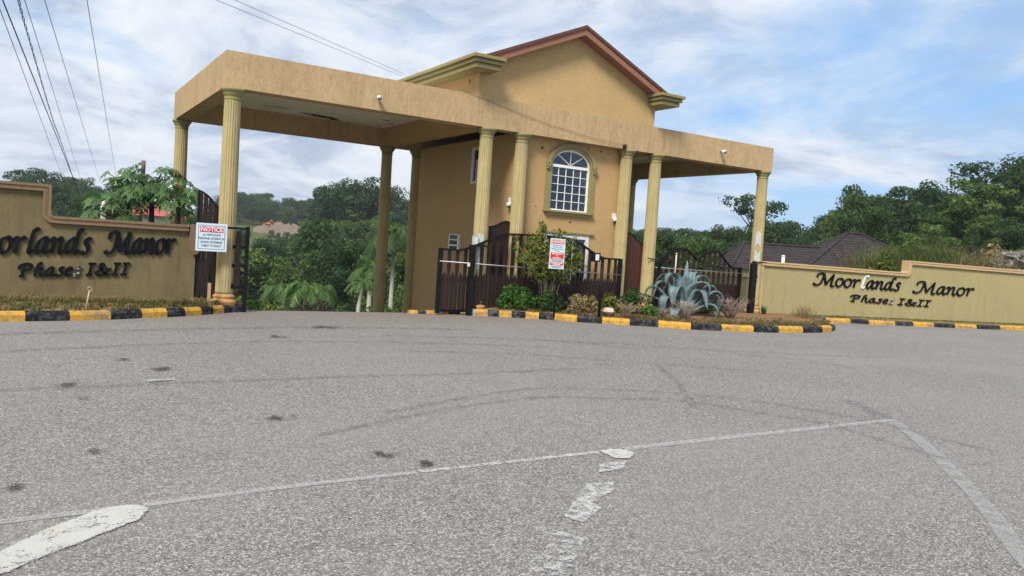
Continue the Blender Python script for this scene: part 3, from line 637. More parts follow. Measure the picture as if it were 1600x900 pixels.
mb = MB(); mb.prism([(AX - .69, 2.33), (AX + .69, 2.33), (AX + .69, 2.372), (AX - .69, 2.372)], FH, .001, .10); mb.prism([(AX - .64, 2.27), (AX + .64, 2.27), (AX + .64, 2.329), (AX - .64, 2.329)], FH, .001, .065)
mb.build('sill', MT['trim'], win)
iw = AW - .02; x0 = AX - iw; x1 = AX + iw; zt = 3.345; fd = -.06
archi = [(AX + iw * math.cos(t), AZ + (AR - .02) * math.sin(t)) for t in [math.pi * i / 24 for i in range(25)]]
mb = MB(); ribbon(mb, [(x1, 2.39), (x1, 2.7), (x1, 3.0)] + archi + [(x0, 3.0), (x0, 2.7), (x0, 2.39)], .02, FH, fd, fd + .05)
mb.prism([(x0 - .02, 2.371), (x1 + .02, 2.371), (x1 + .02, 2.405), (x0 - .02, 2.405)], FH, fd - .001, fd + .052)
mb.prism([(x0 + .02, zt), (x1 - .02, zt), (x1 - .02, zt + .062), (x0 + .02, zt + .062)], FH, fd - .001, fd + .056)
mb.build('frame', MT['white'], win)
mb = MB(); cw = (x1 - x0) / 5; ch = (zt - 2.405) / 5
for i in range(1, 5): mb.prism([(x0 + cw * i - .0062, 2.406), (x0 + cw * i + .0062, 2.406), (x0 + cw * i + .0062, zt - .001), (x0 + cw * i - .0062, zt - .001)], FH, fd + .01, fd + .036)
for j in range(1, 5): mb.prism([(x0 + .021, 2.405 + ch * j - .0062), (x1 - .021, 2.405 + ch * j - .0062), (x1 - .021, 2.405 + ch * j + .0062), (x0 + .021, 2.405 + ch * j + .0062)], FH, fd + .012, fd + .039)
for t in (.25, .5, .75):
    a = math.pi * t; ribbon(mb, [(AX + .03 * math.cos(a), zt + .063 + .02 * math.sin(a)), (AX + (iw - .02) * math.cos(a), AZ + (AR - .04) * math.sin(a))], .008, FH, fd + .012, fd + .039)
mb.build('glazing_bars', MT['white'], win)
for i in range(5):
    for j in range(5):
        a, b = x0 + cw * i + .004, 2.405 + ch * j + .004; e = rg.uniform(-.004, .004)
        MB().prism([(a, b), (a + cw - .008, b), (a + cw - .008, b + ch - .008), (a, b + ch - .008)], lambda s, z, d, a=a, e=e: FH(s, z, d + e * (s - a) * 4), fd + .015, fd + .019).build('pane', MT['glass'], win)
for k in range(4):
    pts = [(AX, zt + .062)] + [(AX + (iw - .02) * math.cos(t), AZ + (AR - .04) * math.sin(t)) for t in [math.pi * (k + i / 6) / 4 for i in range(7)]]
    if k in (0, 3): pts = [p for p in pts if p[1] > zt]
    MB().prism(pts, FH, fd + .016, fd + .020).build('pane', MT['glass'], win)
# lower window behind the shrub
w2 = thing('window', (.27, HY0, .35), None, None); w2.parent = gh; w2.location = Vector((.27, HY0, .35)) - Vector(ORG[gh.name]); ORG[w2.name] = (.27, HY0, .35)
mb = MB(); mb.prism([(-.50, 1.86), (1.04, 1.86), (1.04, 1.90), (-.50, 1.90)], FH, .001, .05); mb.build('head_moulding', MT['trim'], w2)
mb = MB(); ribbon(mb, [(-.32, .35), (.86, .35), (.86, 1.8), (-.32, 1.8)], .045, FH, -.08, .02, True)
for x in (.07, .27, .47): mb.prism([(x - .016, .40), (x + .016, .40), (x + .016, 1.75), (x - .016, 1.75)], FH, -.05, -.01)
for z in (.7, 1.05, 1.4): mb.prism([(-.27, z - .014), (.81, z - .014), (.81, z + .014), (-.27, z + .014)], FH, -.048, -.012)
mb.build('frame', MT['white_dirty'], w2)
for i in range(4):
    xs = [-.27, .07, .27, .47, .81]; zs = [.4, .7, 1.05, 1.4, 1.75]
    for j in range(4): MB().prism([(xs[i], zs[j]), (xs[i+1], zs[j]), (xs[i+1], zs[j+1]), (xs[i], zs[j+1])], FH, -.035, -.031).build('pane', MT['glass'], w2)
# side windows
def sidewin(fr, h):
    ww = thing('window', fr(h[0][0], h[0][1], 0), None, None); o = Vector(fr(h[0][0], h[0][1], 0)); ww.parent = gh; ww.location = o - Vector(ORG[gh.name]); ORG[ww.name] = tuple(o)
    mb = MB(); ribbon(mb, h, .03, fr, -.07, .02, True); mb.build('frame', MT['white_dirty'], ww)
    MB().prism(h, fr, -.03, -.026).build('pane', MT['glass'], ww)
for f, h in ((FS0, sw0), (FS1, sw1a), (FS1, sw1b)): sidewin(f, h)
# small flaws: plug holes in the wall
for x, z, r in ((.35, 2.13, .03), (-.55, 3.72, .04), (.72, 3.85, .025), (1.1, 3.83, .03), (1.35, 3.8, .02), (-.62, 2.42, .018), (.85, 1.98, .015)):
    MB().prism([(x + r * math.cos(t) * rg.uniform(.7, 1.2), z + r * .7 * math.sin(t) * rg.uniform(.7, 1.2)) for t in [6.283 * i / 9 for i in range(9)]], FH, .001, .003).build('wall_hole', MT['hole'], gh)
# upper storey
UX0, UX1, UY0, UY1, UA = -2.36, 2.46, .03, 5.4, .07
FU = Frame((0, UY0), (1, 0))
MB().prism([(UX0, 4.40 + .15), (UX1, 4.55), (UX1, 5.22), (UA, 6.235), (UX0, 5.22)], FU, 0, -.18).build('gable_wall', MT['gable'], gh)
MB().box(UX0, UX0 + .18, UY0 + .18, UY1, 4.535, 5.22).build('upper_wall', MT['house'], gh)
MB().box(UX1 - .18, UX1, UY0 + .18, UY1, 4.535, 5.22).build('upper_wall', MT['gable'], gh)
MB().prism([(UX0 + .18, 4.535), (UX1 - .18, 4.535), (UX1 - .18, 5.22), (UA, 6.2), (UX0 + .18, 5.22)], FU, -(UY1 - UY0) + .18, -(UY1 - UY0)).build('upper_wall', MT['gable'], gh)
MB().prism([(UX0 + .02, 4.97), (UX0 + .02, 4.90), (UX0 + .03, 4.90), (UX0 + .03, 4.97)], Frame((0, UY0), (1, 0)), -.6, -.63)
mb = MB().box(UX0 - .004, UX0, .42, .46, 4.86, 4.95); mb.build('drain_hole', MT['hole'], gh)
SLP = .437; ZA = 6.43
for sgn in (-1, 1):
    xe = UA + sgn * 2.62
    mb = MB(); tp = lambda x: ZA - SLP * abs(x - UA)
    mb.prism([(UA, ZA), (xe, tp(xe)), (xe, tp(xe) - .07), (UA, ZA - .07)], Frame((0, -.28), (1, 0)), 0, -(UY1 + .5)); mb.build('roof_slope', MT['roofing'], gh)
    mb = MB(); mb.prism([(UA, ZA - .071), (xe, tp(xe) - .071), (xe, tp(xe) - .215), (UA, ZA - .215)], Frame((0, -.25), (1, 0)), 0, -.27); mb.build('rake_board', MT['fascia'], gh)
for sgn, xw in ((-1, UX0), (1, UX1)):
    c = thing('cornice', (xw, UY0, 4.98), None, None); c.parent = gh; c.location = Vector((xw, UY0, 4.98)) - Vector(ORG[gh.name]); ORG[c.name] = (xw, UY0, 4.98)
    for z0, z1, p, r in ((5.030, 5.110, .34, .62), (5.111, 5.130, .315, .60), (5.131, 5.190, .385, .66), (5.191, 5.212, .36, .64), (5.213, 5.275, .435, .70)):
        xo = xw + sgn * p; xr = xw - sgn * (r - .40); f = UY0 - p - .12
        poly = [(xo, f), (xr, f), (xr, UY0 - .002), (xw, UY0 - .002), (xw, UY1 + .3), (xo, UY1 + .3)]
        if sgn > 0: poly = poly[::-1]
        MB().prism(poly, lambda a, b, d: (a, b, d), z0, z1).build('moulding_course', MT['trim'], c)

# fittings on the gatehouse
def floodlight(x, z, label):
    t = thing('floodlight', (x, 0, z), label, 'floodlight', 'floodlights on the front beam')
    MB().tube([(x, -.001, z), (x, -.06, z)], .022, 10).build('mount', MT['steel'], t)
    MB().lathe([(.02, -.0), (.045, .02), (.05, .11), (.045, .112)], (0, 0), 14)
    mb = MB(); mb.tube([(x, -.05, z), (x - .01, -.10, z - .005), (x - .03, -.19, z - .03)], [.03, .042, .05], 14); mb.build('housing', MT['camera'], t)
    MB().tube([(x - .0305, -.192, z - .0305), (x - .032, -.198, z - .032)], .038, 12).build('lens', MT['steel'], t)
floodlight(-4.572, 4.165, 'small white floodlight on the beam over the left driveway')
floodlight(4.716, 4.245, 'small white floodlight on the beam near the right corner column')
def cctv(p, n, label):
    t = thing('security_camera', p, label, 'security camera', 'security cameras on the gatehouse wall'); p = Vector(p); n = Vector(n)
    mb = MB(); mb.box(p.x - .045, p.x + .045, p.y - .05, p.y + .0, p.z + .02, p.z + .13); mb.build('mount', MT['camera'], t)
    MB().lathe([(.02, p.z - .075), (.05, p.z - .05), (.056, p.z - .01), (.05, p.z + .019)], (p.x + n.x * .06, p.y + n.y * .06), 16).build('dome', MT['camera'], t)
    MB().lathe([(.012, p.z - .095), (.036, p.z - .07), (.04, p.z - .045)], (p.x + n.x * .065, p.y + n.y * .07), 14).build('lens', MT['darkglass'], t)
cctv((1.60, .249, 2.30), (0, -1), 'white dome camera on the wall right of the arched window')
cctv((-1.245, .33, 2.42), (-.8, -.6), 'white dome camera at the wall corner beside the second column')
t = thing('junction_box', (1.566, 0, 3.95), 'dark rusty junction box at the foot of the beam where the wire ends', 'junction box')
MB().box(1.53, 1.60, -.06, -.001, 3.94, 4.03).build('case', MT['bark_dark'], t); MB().tube([(1.56, -.03, 3.94), (1.55, -.05, 3.80), (1.53, -.02, 3.72)], .008, 6).build('cable_tail', MT['cable'], t)
t = thing('utility_cabinet', (2.21, 1.2, 3.55), 'white slim box under the right portico beside the column', 'cabinet')
MB().box(1.81, 1.87, .9, 1.15, 3.35, 3.75).build('case', MT['white'], t)
t = thing('intercom', (HX0, 2.75, 1.3), 'white framed intercom panel on the shaded side wall above the gate', 'intercom')
MB().box(HX0 - .05, HX0 - .001, 2.60, 3.12, 1.27, 1.70).build('case', MT['white'], t)
for z in (1.31, 1.45, 1.58): MB().box(HX0 - .058, HX0 - .0505, 2.66, 3.06, z, z + .1).build('panel', MT['darkglass'], t)
t = thing('meter_box', (-2.22, -.02, 1.45), 'small grey box fixed low on the first column left of the arched window', 'meter box')
MB().box(-2.30, -2.19, -.06, .02, 1.44, 1.66).build('case', MT['patch'], t); MB().box(-2.285, -2.205, -.068, -.0605, 1.49, 1.62).build('cover', MT['white_dirty'], t)

# ------------------------------------------------------------------ sign walls
GL = {  # pen strokes of the script lettering, cap height 1
'M': (1.70, [[(.28,.66),(.36,.90),(.56,1.0),(.82,.985)],[(.82,.985),(.74,.62),(.60,.22),(.40,.03),(.16,.01),(.02,.11)],[(.80,.985),(.88,.62),(.97,.06)],[(.97,.06),(1.24,.5),(1.58,.985)],[(1.56,.985),(1.46,.5),(1.38,.06),(1.47,-.02),(1.64,.04)]]),
'o': (.66, [[(.40,.68),(.18,.58),(.07,.28),(.16,.03),(.34,.01),(.54,.2),(.60,.45),(.52,.65),(.40,.68)]]),
'r': (.68, [[(.04,.52),(.16,.66),(.28,.63)],[(.29,.66),(.22,.32),(.14,.0)],[(.20,.34),(.36,.58),(.52,.675),(.66,.60)]]),
'l': (.44, [[(.62,1.0),(.50,1.07),(.38,.98),(.29,.72),(.19,.32),(.14,.09),(.22,.0),(.38,.14)]]),
'a': (.74, [[(.62,.62),(.44,.68),(.20,.5),(.08,.2),(.15,.02),(.30,.07),(.46,.32),(.60,.64)],[(.62,.66),(.52,.25),(.52,.03),(.62,.02),(.76,.15)]]),
'n': (.76, [[(.0,.50),(.13,.66),(.24,.63)],[(.25,.66),(.18,.32),(.10,.0)],[(.15,.24),(.33,.55),(.50,.68),(.58,.58),(.51,.25),(.50,.05),(.59,.0),(.74,.14)]]),
'd': (.76, [[(.60,.62),(.42,.68),(.19,.5),(.07,.2),(.15,.02),(.30,.07),(.46,.32),(.60,.66)],[(.94,1.0),(.82,1.07),(.71,.98),(.62,.62),(.52,.22),(.52,.03),(.62,.02),(.76,.15)]]),
's': (.58, [[(.58,.60),(.47,.68),(.33,.62),(.31,.47),(.43,.32),(.42,.12),(.26,.0),(.06,.07)]]),
'P': (.98, [[(.46,.95),(.38,.5),(.27,.03)],[(.10,.02),(.27,.02),(.46,.03)],[(.06,.60),(.16,.86),(.46,.99),(.80,.94),(.92,.76),(.78,.56),(.42,.46)]]),
'h': (.80, [[(.62,.98),(.50,1.05),(.39,.95),(.26,.5),(.13,.0)],[(.19,.26),(.36,.54),(.54,.67),(.62,.56),(.54,.22),(.55,.03),(.64,.0),(.78,.13)]]),
'e': (.60, [[(.16,.30),(.40,.37),(.55,.52),(.47,.66),(.29,.61),(.14,.36),(.14,.12),(.29,.0),(.54,.11)]]),
'I': (.62, [[(.46,.96),(.36,.5),(.26,.03)],[(.22,.965),(.46,.965),(.70,.97)],[(.04,.03),(.26,.03),(.48,.03)]]),
'&': (1.1, [[(.98,.48),(.80,.20),(.48,.0),(.18,.06),(.12,.26),(.38,.48),(.62,.70),(.58,.92),(.42,.93),(.36,.74),(.52,.40),(.80,.04),(1.02,.05)],[(.76,.47),(.96,.49),(1.12,.52)]])}
GAP = {' ': .55}
def width(txt): return sum(GL[c][0] if c in GL else GAP[c] for c in txt)
def text_run(fr, txt, s0, s1, z0, z1, cap, parent, pale=(), pen=(.103, .046)):
    k = (s1 - s0) / width(txt); s = 0
    for i, ch in enumerate(txt):
        if ch in GL:
            mb = MB(); e1 = Vector((math.cos(R(35)), math.sin(R(35)))); e2 = Vector((-e1.y, e1.x))
            for q, st in enumerate(GL[ch][1]):
                pts = [(s0 + (s + x) * k, z0 + (z1 - z0) * (s + x) * k / (s1 - s0) + y * cap) for x, y in [tuple(p) for p in spline(st, 6)]]
                hw = lambda n: cap * math.sqrt((pen[0] * n.dot(e1)) ** 2 + (pen[1] * n.dot(e2)) ** 2)
                ribbon(mb, pts, hw, fr, .002, .034 + q * .0012)
            o = mb.build('letter', MT['white_dirty'] if i in pale and ch == 'l' else MT['letter_worn'] if i in pale else MT['black'], parent)
            if i in pale: o['label'] = 'letter stripped of its black paint, pale grey' if ch == 'l' else 'letter with its black paint flaking to silver'
            s += GL[ch][0]
        else: s += GAP[ch]
def moulding(fr, path, parent, mat, name='coping'):
    mb = MB(); hw = .058
    ribbon(mb, path, hw, fr, -.20, .035); t = lambda o: o
    P = [Vector(p) for p in path]; n = len(P)
    def off(dv):
        o = []
        for i, p in enumerate(P):
            a = (P[i] - P[i - 1]).normalized() if i else (P[1] - P[0]).normalized(); b = (P[i + 1] - P[i]).normalized() if i < n - 1 else a
            t = (a + b).normalized(); q = Vector((-t.y, t.x)); o.append(p + q * dv / max(.5, q.dot(Vector((-a.y, a.x)))))
        return o
    ribbon(mb, off(.035), .021, fr, -.22, .070); ribbon(mb, off(-.006), .014, fr, .0355, .056); ribbon(mb, off(-.038), .016, fr, .0358, .064)
    return mb.build(name, mat, parent)
def fillet(a, c, r, q):   # quarter turn around corner c
    return [(c[0] + r * math.cos(t), c[1] + r * math.sin(t)) for t in q]
wl = thing('sign_wall', (-10.5, .1, .1), 'stained ochre entrance wall with raised black script lettering, left of the driveway', 'sign wall', 'entrance sign walls')
ZB = -.1
MB().prism([(-17, ZB), (-7.72, ZB), (-7.72, 1.44), (-9.93, 1.44), (-9.93, 1.93), (-17, 1.93)], FL, 0, -.19).build('wall_panel', MT['wall_old'], wl)
q = [(-17, 1.932), (-10.05, 1.932), (-9.962, 1.932), (-9.962, 1.86), (-9.962, 1.60)] + [(-9.862 + .1 * math.cos(t), 1.54 + .1 * math.sin(t)) for t in [math.pi + math.pi / 2 * i / 6 for i in range(7)]] + [(-9.5, 1.44), (-7.85, 1.44)]
moulding(FL, q, wl, MT['cap_old'])
mb = MB(); ribbon(mb, [(-7.775, 1.50), (-7.775, 1.3), (-7.77, 1.12), (-7.75, 1.04), (-7.725, 1.0)], .055, FL, -.21, .05); ribbon(mb, [(-7.722 + .035 * math.cos(t), 1.06 + .05 * math.sin(t)) for t in [6.283 * i / 12 for i in range(12)]], .016, FL, .051, .065, True)
mb.build('end_scroll', MT['cap_old'], wl)
text_run(FL, 'Moorlands', -11.24, -9.33, .850, .930, .355, wl)
text_run(FL, 'Manor', -9.13, -8.05, .945, .990, .355, wl)
text_run(FL, 'Phases', -10.33, -9.46, .520, .565, .195, wl, (5,), (.125, .058))
text_run(FL, 'I&II', -9.40, -8.76, .570, .602, .195, wl, (), (.125, .058))
wr = thing('sign_wall', (9, -.4, .1), 'pale olive entrance wall with raised black script lettering, right of the gatehouse', 'sign wall', 'entrance sign walls')
MB().prism([(0, ZB), (26, ZB), (26, 1.83), (5.03, 1.83), (5.03, 1.48), (0, 1.48)], FR, 0, -.19).build('wall_panel', MT['wall_new'], wr)
q = [(-.02, 1.485), (.5, 1.485), (4.8, 1.485)] + [(4.96 + .1 * math.cos(t), 1.585 + .1 * math.sin(t)) for t in [-math.pi / 2 + math.pi / 2 * i / 6 for i in range(7)]] + [(5.06, 1.66), (5.06, 1.76), (5.06, 1.836), (5.4, 1.836), (26, 1.836)]
moulding(FR, q, wr, MT['cap_new'])
mb = MB(); ribbon(mb, [(.06, .12), (.06, .8), (.06, 1.42)], .055, FR, -.2, .04); mb.prism([(-.02, .06), (.16, .06), (.16, .15), (-.02, .15)], FR, -.2, .065); mb.build('end_pilaster', MT['cap_new'], wr)
text_run(FR, 'Moorlands', 1.76, 4.80, 1.0, .995, .335, wr, (4,))
text_run(FR, 'Manor', 5.26, 7.58, .975, .985, .335, wr)
text_run(FR, 'Phases', 3.05, 4.62, .605, .60, .185, wr, (5,), (.125, .058))
text_run(FR, 'I&II', 4.74, 5.95, .59, .59, .185, wr, (), (.125, .058))

# ------------------------------------------------------------------ gates
def board(parent, x0, x1, z0, z1, y, name, mat='wood', th=.022, point=0, z1b=None):
    zb = z1 if z1b is None else z1b
    poly = [(x0, z0), (x1, z0), (x1, zb), (x0, z1)] if not point else [(x0, z0), (x1, z0), (x1, z1), ((x0 + x1) / 2, z1 + point), (x0, z1)]
    return MB().prism(poly, Frame((0, y), (1, 0)), 0, -th).build(name, MT[mat], parent)
def sliding_gate(name, X0, X1, y, top, rod, label, zb=.06):
    g = thing(name, ((X0 + X1) / 2, y, zb), label, 'gate', 'sliding picket gates')
    F = Frame((0, y), (1, 0)); pitch = .093; n = int((X1 - X0) / pitch); pitch = (X1 - X0) / n
    for i in range(n):
        a = X0 + i * pitch + .006; b = a + pitch - .012
        if i % 2 == 0: board(g, a + .004, b - .004, zb + .05, top(a) - .02, y + .004, 'tall_board', z1b=top(b) - .02)
        else: board(g, a, b, zb + .05, .80, y + .002, 'picket', point=.085)
    xs = [X0 + (X1 - X0) * i / 60 for i in range(61)]
    mb = MB(); ribbon(mb, [(x, top(x)) for x in xs], .020, F, -.022, .026); mb.build('top_rail', MT['blackmetal'], g)
    for z0, z1 in ((zb, zb + .05), (.70, .745)): MB().prism([(X0, z0), (X1, z0), (X1, z1), (X0, z1)], F, -.05, -.024).build('cross_rail', MT['blackmetal'], g)
    for x in (X0 - .02, X1 - .06): MB().prism([(x, zb - .03), (x + .09, zb - .03), (x + .09, top(x) + .015), (x, top(x) + .015)], F, -.03, .03).build('stile', MT['blackmetal'], g)
    MB().tube([(X0, y - .04, rod[0]), (X1, y - .04, rod[1])], .012, 8).build('guide_rod', MT['steel'], g)
    return g
def sm(a, b, x): t = max(0, min(1, (x - a) / (b - a))); return t * t * (3 - 2 * t)
def topA(x): return 1.352 + .40 * sm(-2.75, -1.35, x) * (1 - sm(.05, 1.25, x)) - .02 * math.exp(-((x + 2.7) / .25) ** 2) + .02 * math.exp(-((x + .6) / .5) ** 2)
sliding_gate('sliding_gate', -3.09, 1.65, -.08, topA, (1.10, .985), 'long dark brown picket gate slid open in front of the gatehouse wall')
def topB(x):
    if x < 3.30: return 1.31
    for c, h in ((3.92, .41), (5.10, .41)):
        if abs(x - c) <= .60:
            return 1.31 + h * math.cos(abs(x - c) / .60 * 1.25) if x < 5.1 else 1.31 + .41 * (.5 + .5 * math.cos((x - c) / .78 * math.pi))
    return 1.31 + (.41 * (.5 + .5 * math.cos((x - 5.10) / .78 * math.pi)) if 5.1 < x < 5.88 else .13 if x < 5 else 0)
sliding_gate('sliding_gate', 2.86, 6.12, .30, topB, (1.21, 1.165), 'dark brown double hump picket gate closed across the right portico', .14)
t = thing('gate_post', (6.24, -.03, .12), 'thick dark latch post in front of the right corner column', 'gate post')
MB().box(6.14, 6.33, -.09, .0, .1, 1.47).build('post', MT['blackmetal'], t); MB().box(6.12, 6.35, -.10, -.0905, 1.08, 1.16).build('clamp', MT['blackmetal'], t); MB().box(6.2, 6.32, -.08, -.01, 1.471, 1.52).build('roller_bracket', MT['blackmetal'], t)
MB().tube([(6.33, -.05, 1.505), (6.7, -.06, 1.50)], .014, 6).build('strap', MT['blackmetal'], t)
t = thing('gate_post', (-2.37, -.15, .0), 'thick black guide post on the road beside the grey kerb stone', 'gate post')
MB().box(-2.43, -2.32, -.20, -.12, -.02, 1.44).build('post', MT['blackmetal'], t); MB().box(-2.45, -2.02, -.19, -.13, 1.441, 1.475).build('arm', MT['blackmetal'], t); MB().box(-2.47, -2.43, -.19, -.15, 1.02, 1.10).build('roller', MT['white_dirty'], t)
t = thing('gate_post', (2.9, -.02, .12), 'slim black post with bracket beside the fourth column from the left portico', 'gate post')
MB().box(2.86, 2.93, -.08, -.02, .1, 1.26).build('post', MT['blackmetal'], t); MB().tube([(2.50, -.06, 1.42), (2.9, -.05, 1.40), (2.9, -.05, 1.26)], .014, 6).build('bracket', MT['blackmetal'], t)
def ped_gate(X0, X1, y, top, zb, mat, label, n):
    g = thing('pedestrian_gate', ((X0 + X1) / 2, y, zb), label, 'gate', 'tall pedestrian gates'); F = Frame((0, y), (1, 0)); p = (X1 - X0) / n
    for i in range(n): board(g, X0 + i * p + .004, X0 + (i + 1) * p - .006, zb, top(X0 + i * p) - .015, y, 'board', mat, z1b=top(X0 + (i + 1) * p) - .015)
    mb = MB(); ribbon(mb, [(X0, zb + .1)] + [(X0 + (X1 - X0) * i / 20, top(X0 + (X1 - X0) * i / 20)) for i in range(21)] + [(X1, zb + .1)], .014, F, -.03, .012); mb.build('frame', MT['blackmetal'], g)
    for z in (zb + .25, zb + 1.0): MB().prism([(X0, z), (X1, z), (X1, z + .05), (X0, z + .05)], F, -.045, -.024).build('cross_rail', MT['blackmetal'], g)
    return g
ped_gate(-1.82, -1.20, .15, lambda x: 1.885 + .14 * math.sin(max(0, min(1, (x + 1.80) / .42)) * math.pi / 2) ** 2 - .10 * sm(-1.40, -1.20, x), .2, 'wood', 'tall dark brown arched pedestrian gate between the two columns left of the window', 6)
ped_gate(1.93, 2.57, .20, lambda x: 2.02 - .26 * sm(2.0, 2.56, x), .2, 'wood_red', 'reddish brown pedestrian gate sloping down between the two columns right of the window', 6)
ped_gate(-7.70, -7.37, .12, lambda x: 2.10 - .28 * ((x + 7.70) / .34) ** 1.6, .27, 'wood', 'dark brown pedestrian gate with sweeping top between the ochre wall and corner column', 4)
t = thing('gate_catch_frame', (-6.87, 0, 0), 'black latch frame with one brown board right of the tall left corner column', 'gate frame')
MB().box(-6.905, -6.845, -.03, .03, -.01, 1.53).build('post', MT['blackmetal'], t)
MB().box(-7.30, -6.906, -.18, -.15, 1.47, 1.51).build('top_bar', MT['blackmetal'], t)
for z in (1.13, .80, .42): MB().box(-7.12, -6.906, -.02, .02, z, z + (.06 if z > .5 else .09)).build('cross_bar', MT['blackmetal'], t)
MB().box(-7.075, -6.985, -.045, -.022, .46, 1.45).build('board', MT['wood'], t)

# ------------------------------------------------------------------ signs and small posts
def text_mesh(txt, size, fn, depth, align='CENTER'):
    cu = D.curves.new('lettering', 'FONT'); cu.body = txt; cu.size = size; cu.align_x = align; cu.align_y = 'CENTER'; cu.resolution_u = 2; cu.offset = size * .018
    o = D.objects.new('lettering', cu); COL.objects.link(o)
    dg = bpy.context.evaluated_depsgraph_get(); me = o.evaluated_get(dg).to_mesh()
    vs = [fn(v.co.x, v.co.y, depth) for v in me.vertices]; fs = [tuple(p.vertices) for p in me.polygons]
    o.evaluated_get(dg).to_mesh_clear(); D.objects.remove(o); D.curves.remove(cu)
    return MB().add(vs, fs)
def tilt(cx, cz, y, ang):
    c, s = math.cos(ang), math.sin(ang)
    return lambda a, b, d: (cx + a * c - b * s, y - d, cz + a * s + b * c)
t = thing('notice_sign', (-7.52, -.2, .14), 'pale notice board with crimson NOTICE heading on a thin post by the ochre wall', 'sign')
fn = tilt(-7.52, 1.307, -.2, 0.0)
MB().prism([(-.255, -.24), (.255, -.24), (.255, .24), (-.255, .24)], fn, -.012, 0).build('board', MT['sign_white'], t)
mb = MB(); ribbon(mb, [(-.215, -.20), (.215, -.20), (.215, .20), (-.215, .20)], .004, fn, .0005, .0015, True); mb.build('border_line', MT['sign_ink'], t)
MB().prism([(-.19, .085), (.19, .085), (.19, .178), (-.19, .178)], fn, .0005, .0015).build('heading_panel', MT['sign_red'], t)
text_mesh('NOTICE', .098, lambda a, b, d: fn(a, b + .131, d), .0025).build('heading_text', MT['sign_text'], t)
for i, s in enumerate(('ALL VEHICLES AND', 'PERSONNEL ENTERING OR', 'LEAVING THE PREMISES', 'SUBJECT TO SEARCH')):
    text_mesh(s, .043, lambda a, b, d, i=i: fn(a * .80, b * 1.15 + .040 - i * .062, d), .0025).build('text_line', MT['sign_ink'], t)
MB().tube([(-7.515, -.175, .10), (-7.515, -.175, 1.5)], .019, 8).build('post', MT['blackmetal'], t)
MB().box(-7.54, -7.495, -.2, -.153, .08, .52).build('stub_post', MT['post_wood'], t)
t = thing('danger_sign', (-.95, -1.22, .12), 'tall white sign with red DANGER heading and red bands in front of the shrub', 'sign')
fn = tilt(-.978, 1.40, -1.22, -.01)
MB().prism([(-.185, -.31), (.185, -.31), (.185, .31), (-.185, .31)], fn, -.01, 0).build('board', MT['sign_white'], t)
for z0, z1, nm in ((.205, .285, 'heading_panel'), (-.105, .02, 'warning_panel'), (-.235, -.170, 'lower_panel')):
    MB().prism([(-.165, z0), (.165, z0), (.165, z1), (-.165, z1)], fn, .0005, .0015).build(nm, MT['sign_red2'], t)
text_mesh('DANGER', .082, lambda a, b, d: fn(a * .95, b + .246, d), .0025).build('heading_text', MT['sign_text'], t)
mb = MB()
def dashes(z, x0, x1, h, seed):
    r = random.Random(seed); x = x0
    while x < x1:
        w_ = r.uniform(.018, .05); mb.prism([(x, z), (min(x + w_, x1), z), (min(x + w_, x1), z + h), (x, z + h)], fn, .0005, .002); x += w_ + .010
for i, (z, a) in enumerate(((.165, .13), (.128, .12), (.090, .145), (.052, .06), (-.135, .15), (-.158, .12), (-.265, .13), (-.288, .10))): dashes(z, -a, a, .012, i)
mb.build('small_print', MT['sign_ink'], t)
mb = MB()
for i, (z, a) in enumerate(((-.012, .13), (-.052, .022), (-.092, .105), (-.198, .14), (-.224, .09))): dashes(z, -a, a, .017, 20 + i)
mb.build('band_print', MT['sign_text'], t)
MB().tube([(-.94, -1.20, .08), (-.945, -1.20, 1.65)], .019, 8).build('post', MT['blackmetal'], t)
t = thing('lamp_post', (.09, -1.38, .12), 'short black garden lamp post in the planting bed, right of the danger sign', 'lamp post')
MB().tube([(.09, -1.38, .08), (.075, -1.38, 1.30)], .030, 10).build('post', MT['blackmetal'], t)
MB().tube([(.075, -1.38, 1.28), (.04, -1.38, 1.36), (-.06, -1.38, 1.38)], .022, 8).build('arm', MT['blackmetal'], t)
MB().box(-.185, -.035, -1.45, -1.33, 1.285, 1.475).build('lamp_housing', MT['blackmetal'], t)
MB().box(-.165, -.075, -1.457, -1.4505, 1.315, 1.445).build('lamp_glass', MT['white_dirty'], t)
t = thing('wooden_peg', (-9.45, -1.2, .13), 'thin leaning wooden peg with a ring top on the verge', 'peg')
MB().tube([(-9.45, -1.22, .10), (-9.405, -1.2, .42)], .011, 7).build('stick', MT['post_wood'], t)
MB().tube([(-9.40 + .03 * math.sin(a), -1.2, .445 + .03 * math.cos(a)) for a in [6.283 * i / 12 for i in range(13)]], .009, 6, cap=False).build('ring', MT['post_wood'], t)
def stone(name, x, y, z, s, label, mat='stone'):
    bm = bmesh.new(); bmesh.ops.create_icosphere(bm, subdivisions=2, radius=s); r = random.Random(x)
    for v in bm.verts: v.co *= r.uniform(.8, 1.15); v.co.z *= .65; v.co += Vector((x, y, z))
    me = D.meshes.new(name); bm.to_mesh(me); bm.free(); me.materials.append(MT[mat]); o = link(name, me); return tag(o, label, 'stone')
stone('stone', .40, -1.30, .24, .14, 'pale pink stone in the bed just right of the lamp post')
def pipe(x, y, z0, z1, r, label):
    t = thing('pipe_post', (x, y, z0), label, 'post', 'white pipe posts'); MB().tube([(x, y, z0), (x, y, z1)], r, 10).build('pipe', MT['white'], t); MB().lathe([(r * 1.15, z1), (r * 1.15, z1 + .03), (r * .6, z1 + .045)], (x, y), 10).build('cap', MT['white'], t)
pipe(-8.75, 5.86, -.5, 1.95, .055, 'white pipe post rising behind the ochre wall under the papaya')
pipe(4.10, .62, -.1, 1.56, .045, 'white pipe post standing behind the humped gate')
pipe(9.46, 1.66, -.1, 1.72, .05, 'white pipe post behind the pale olive wall')

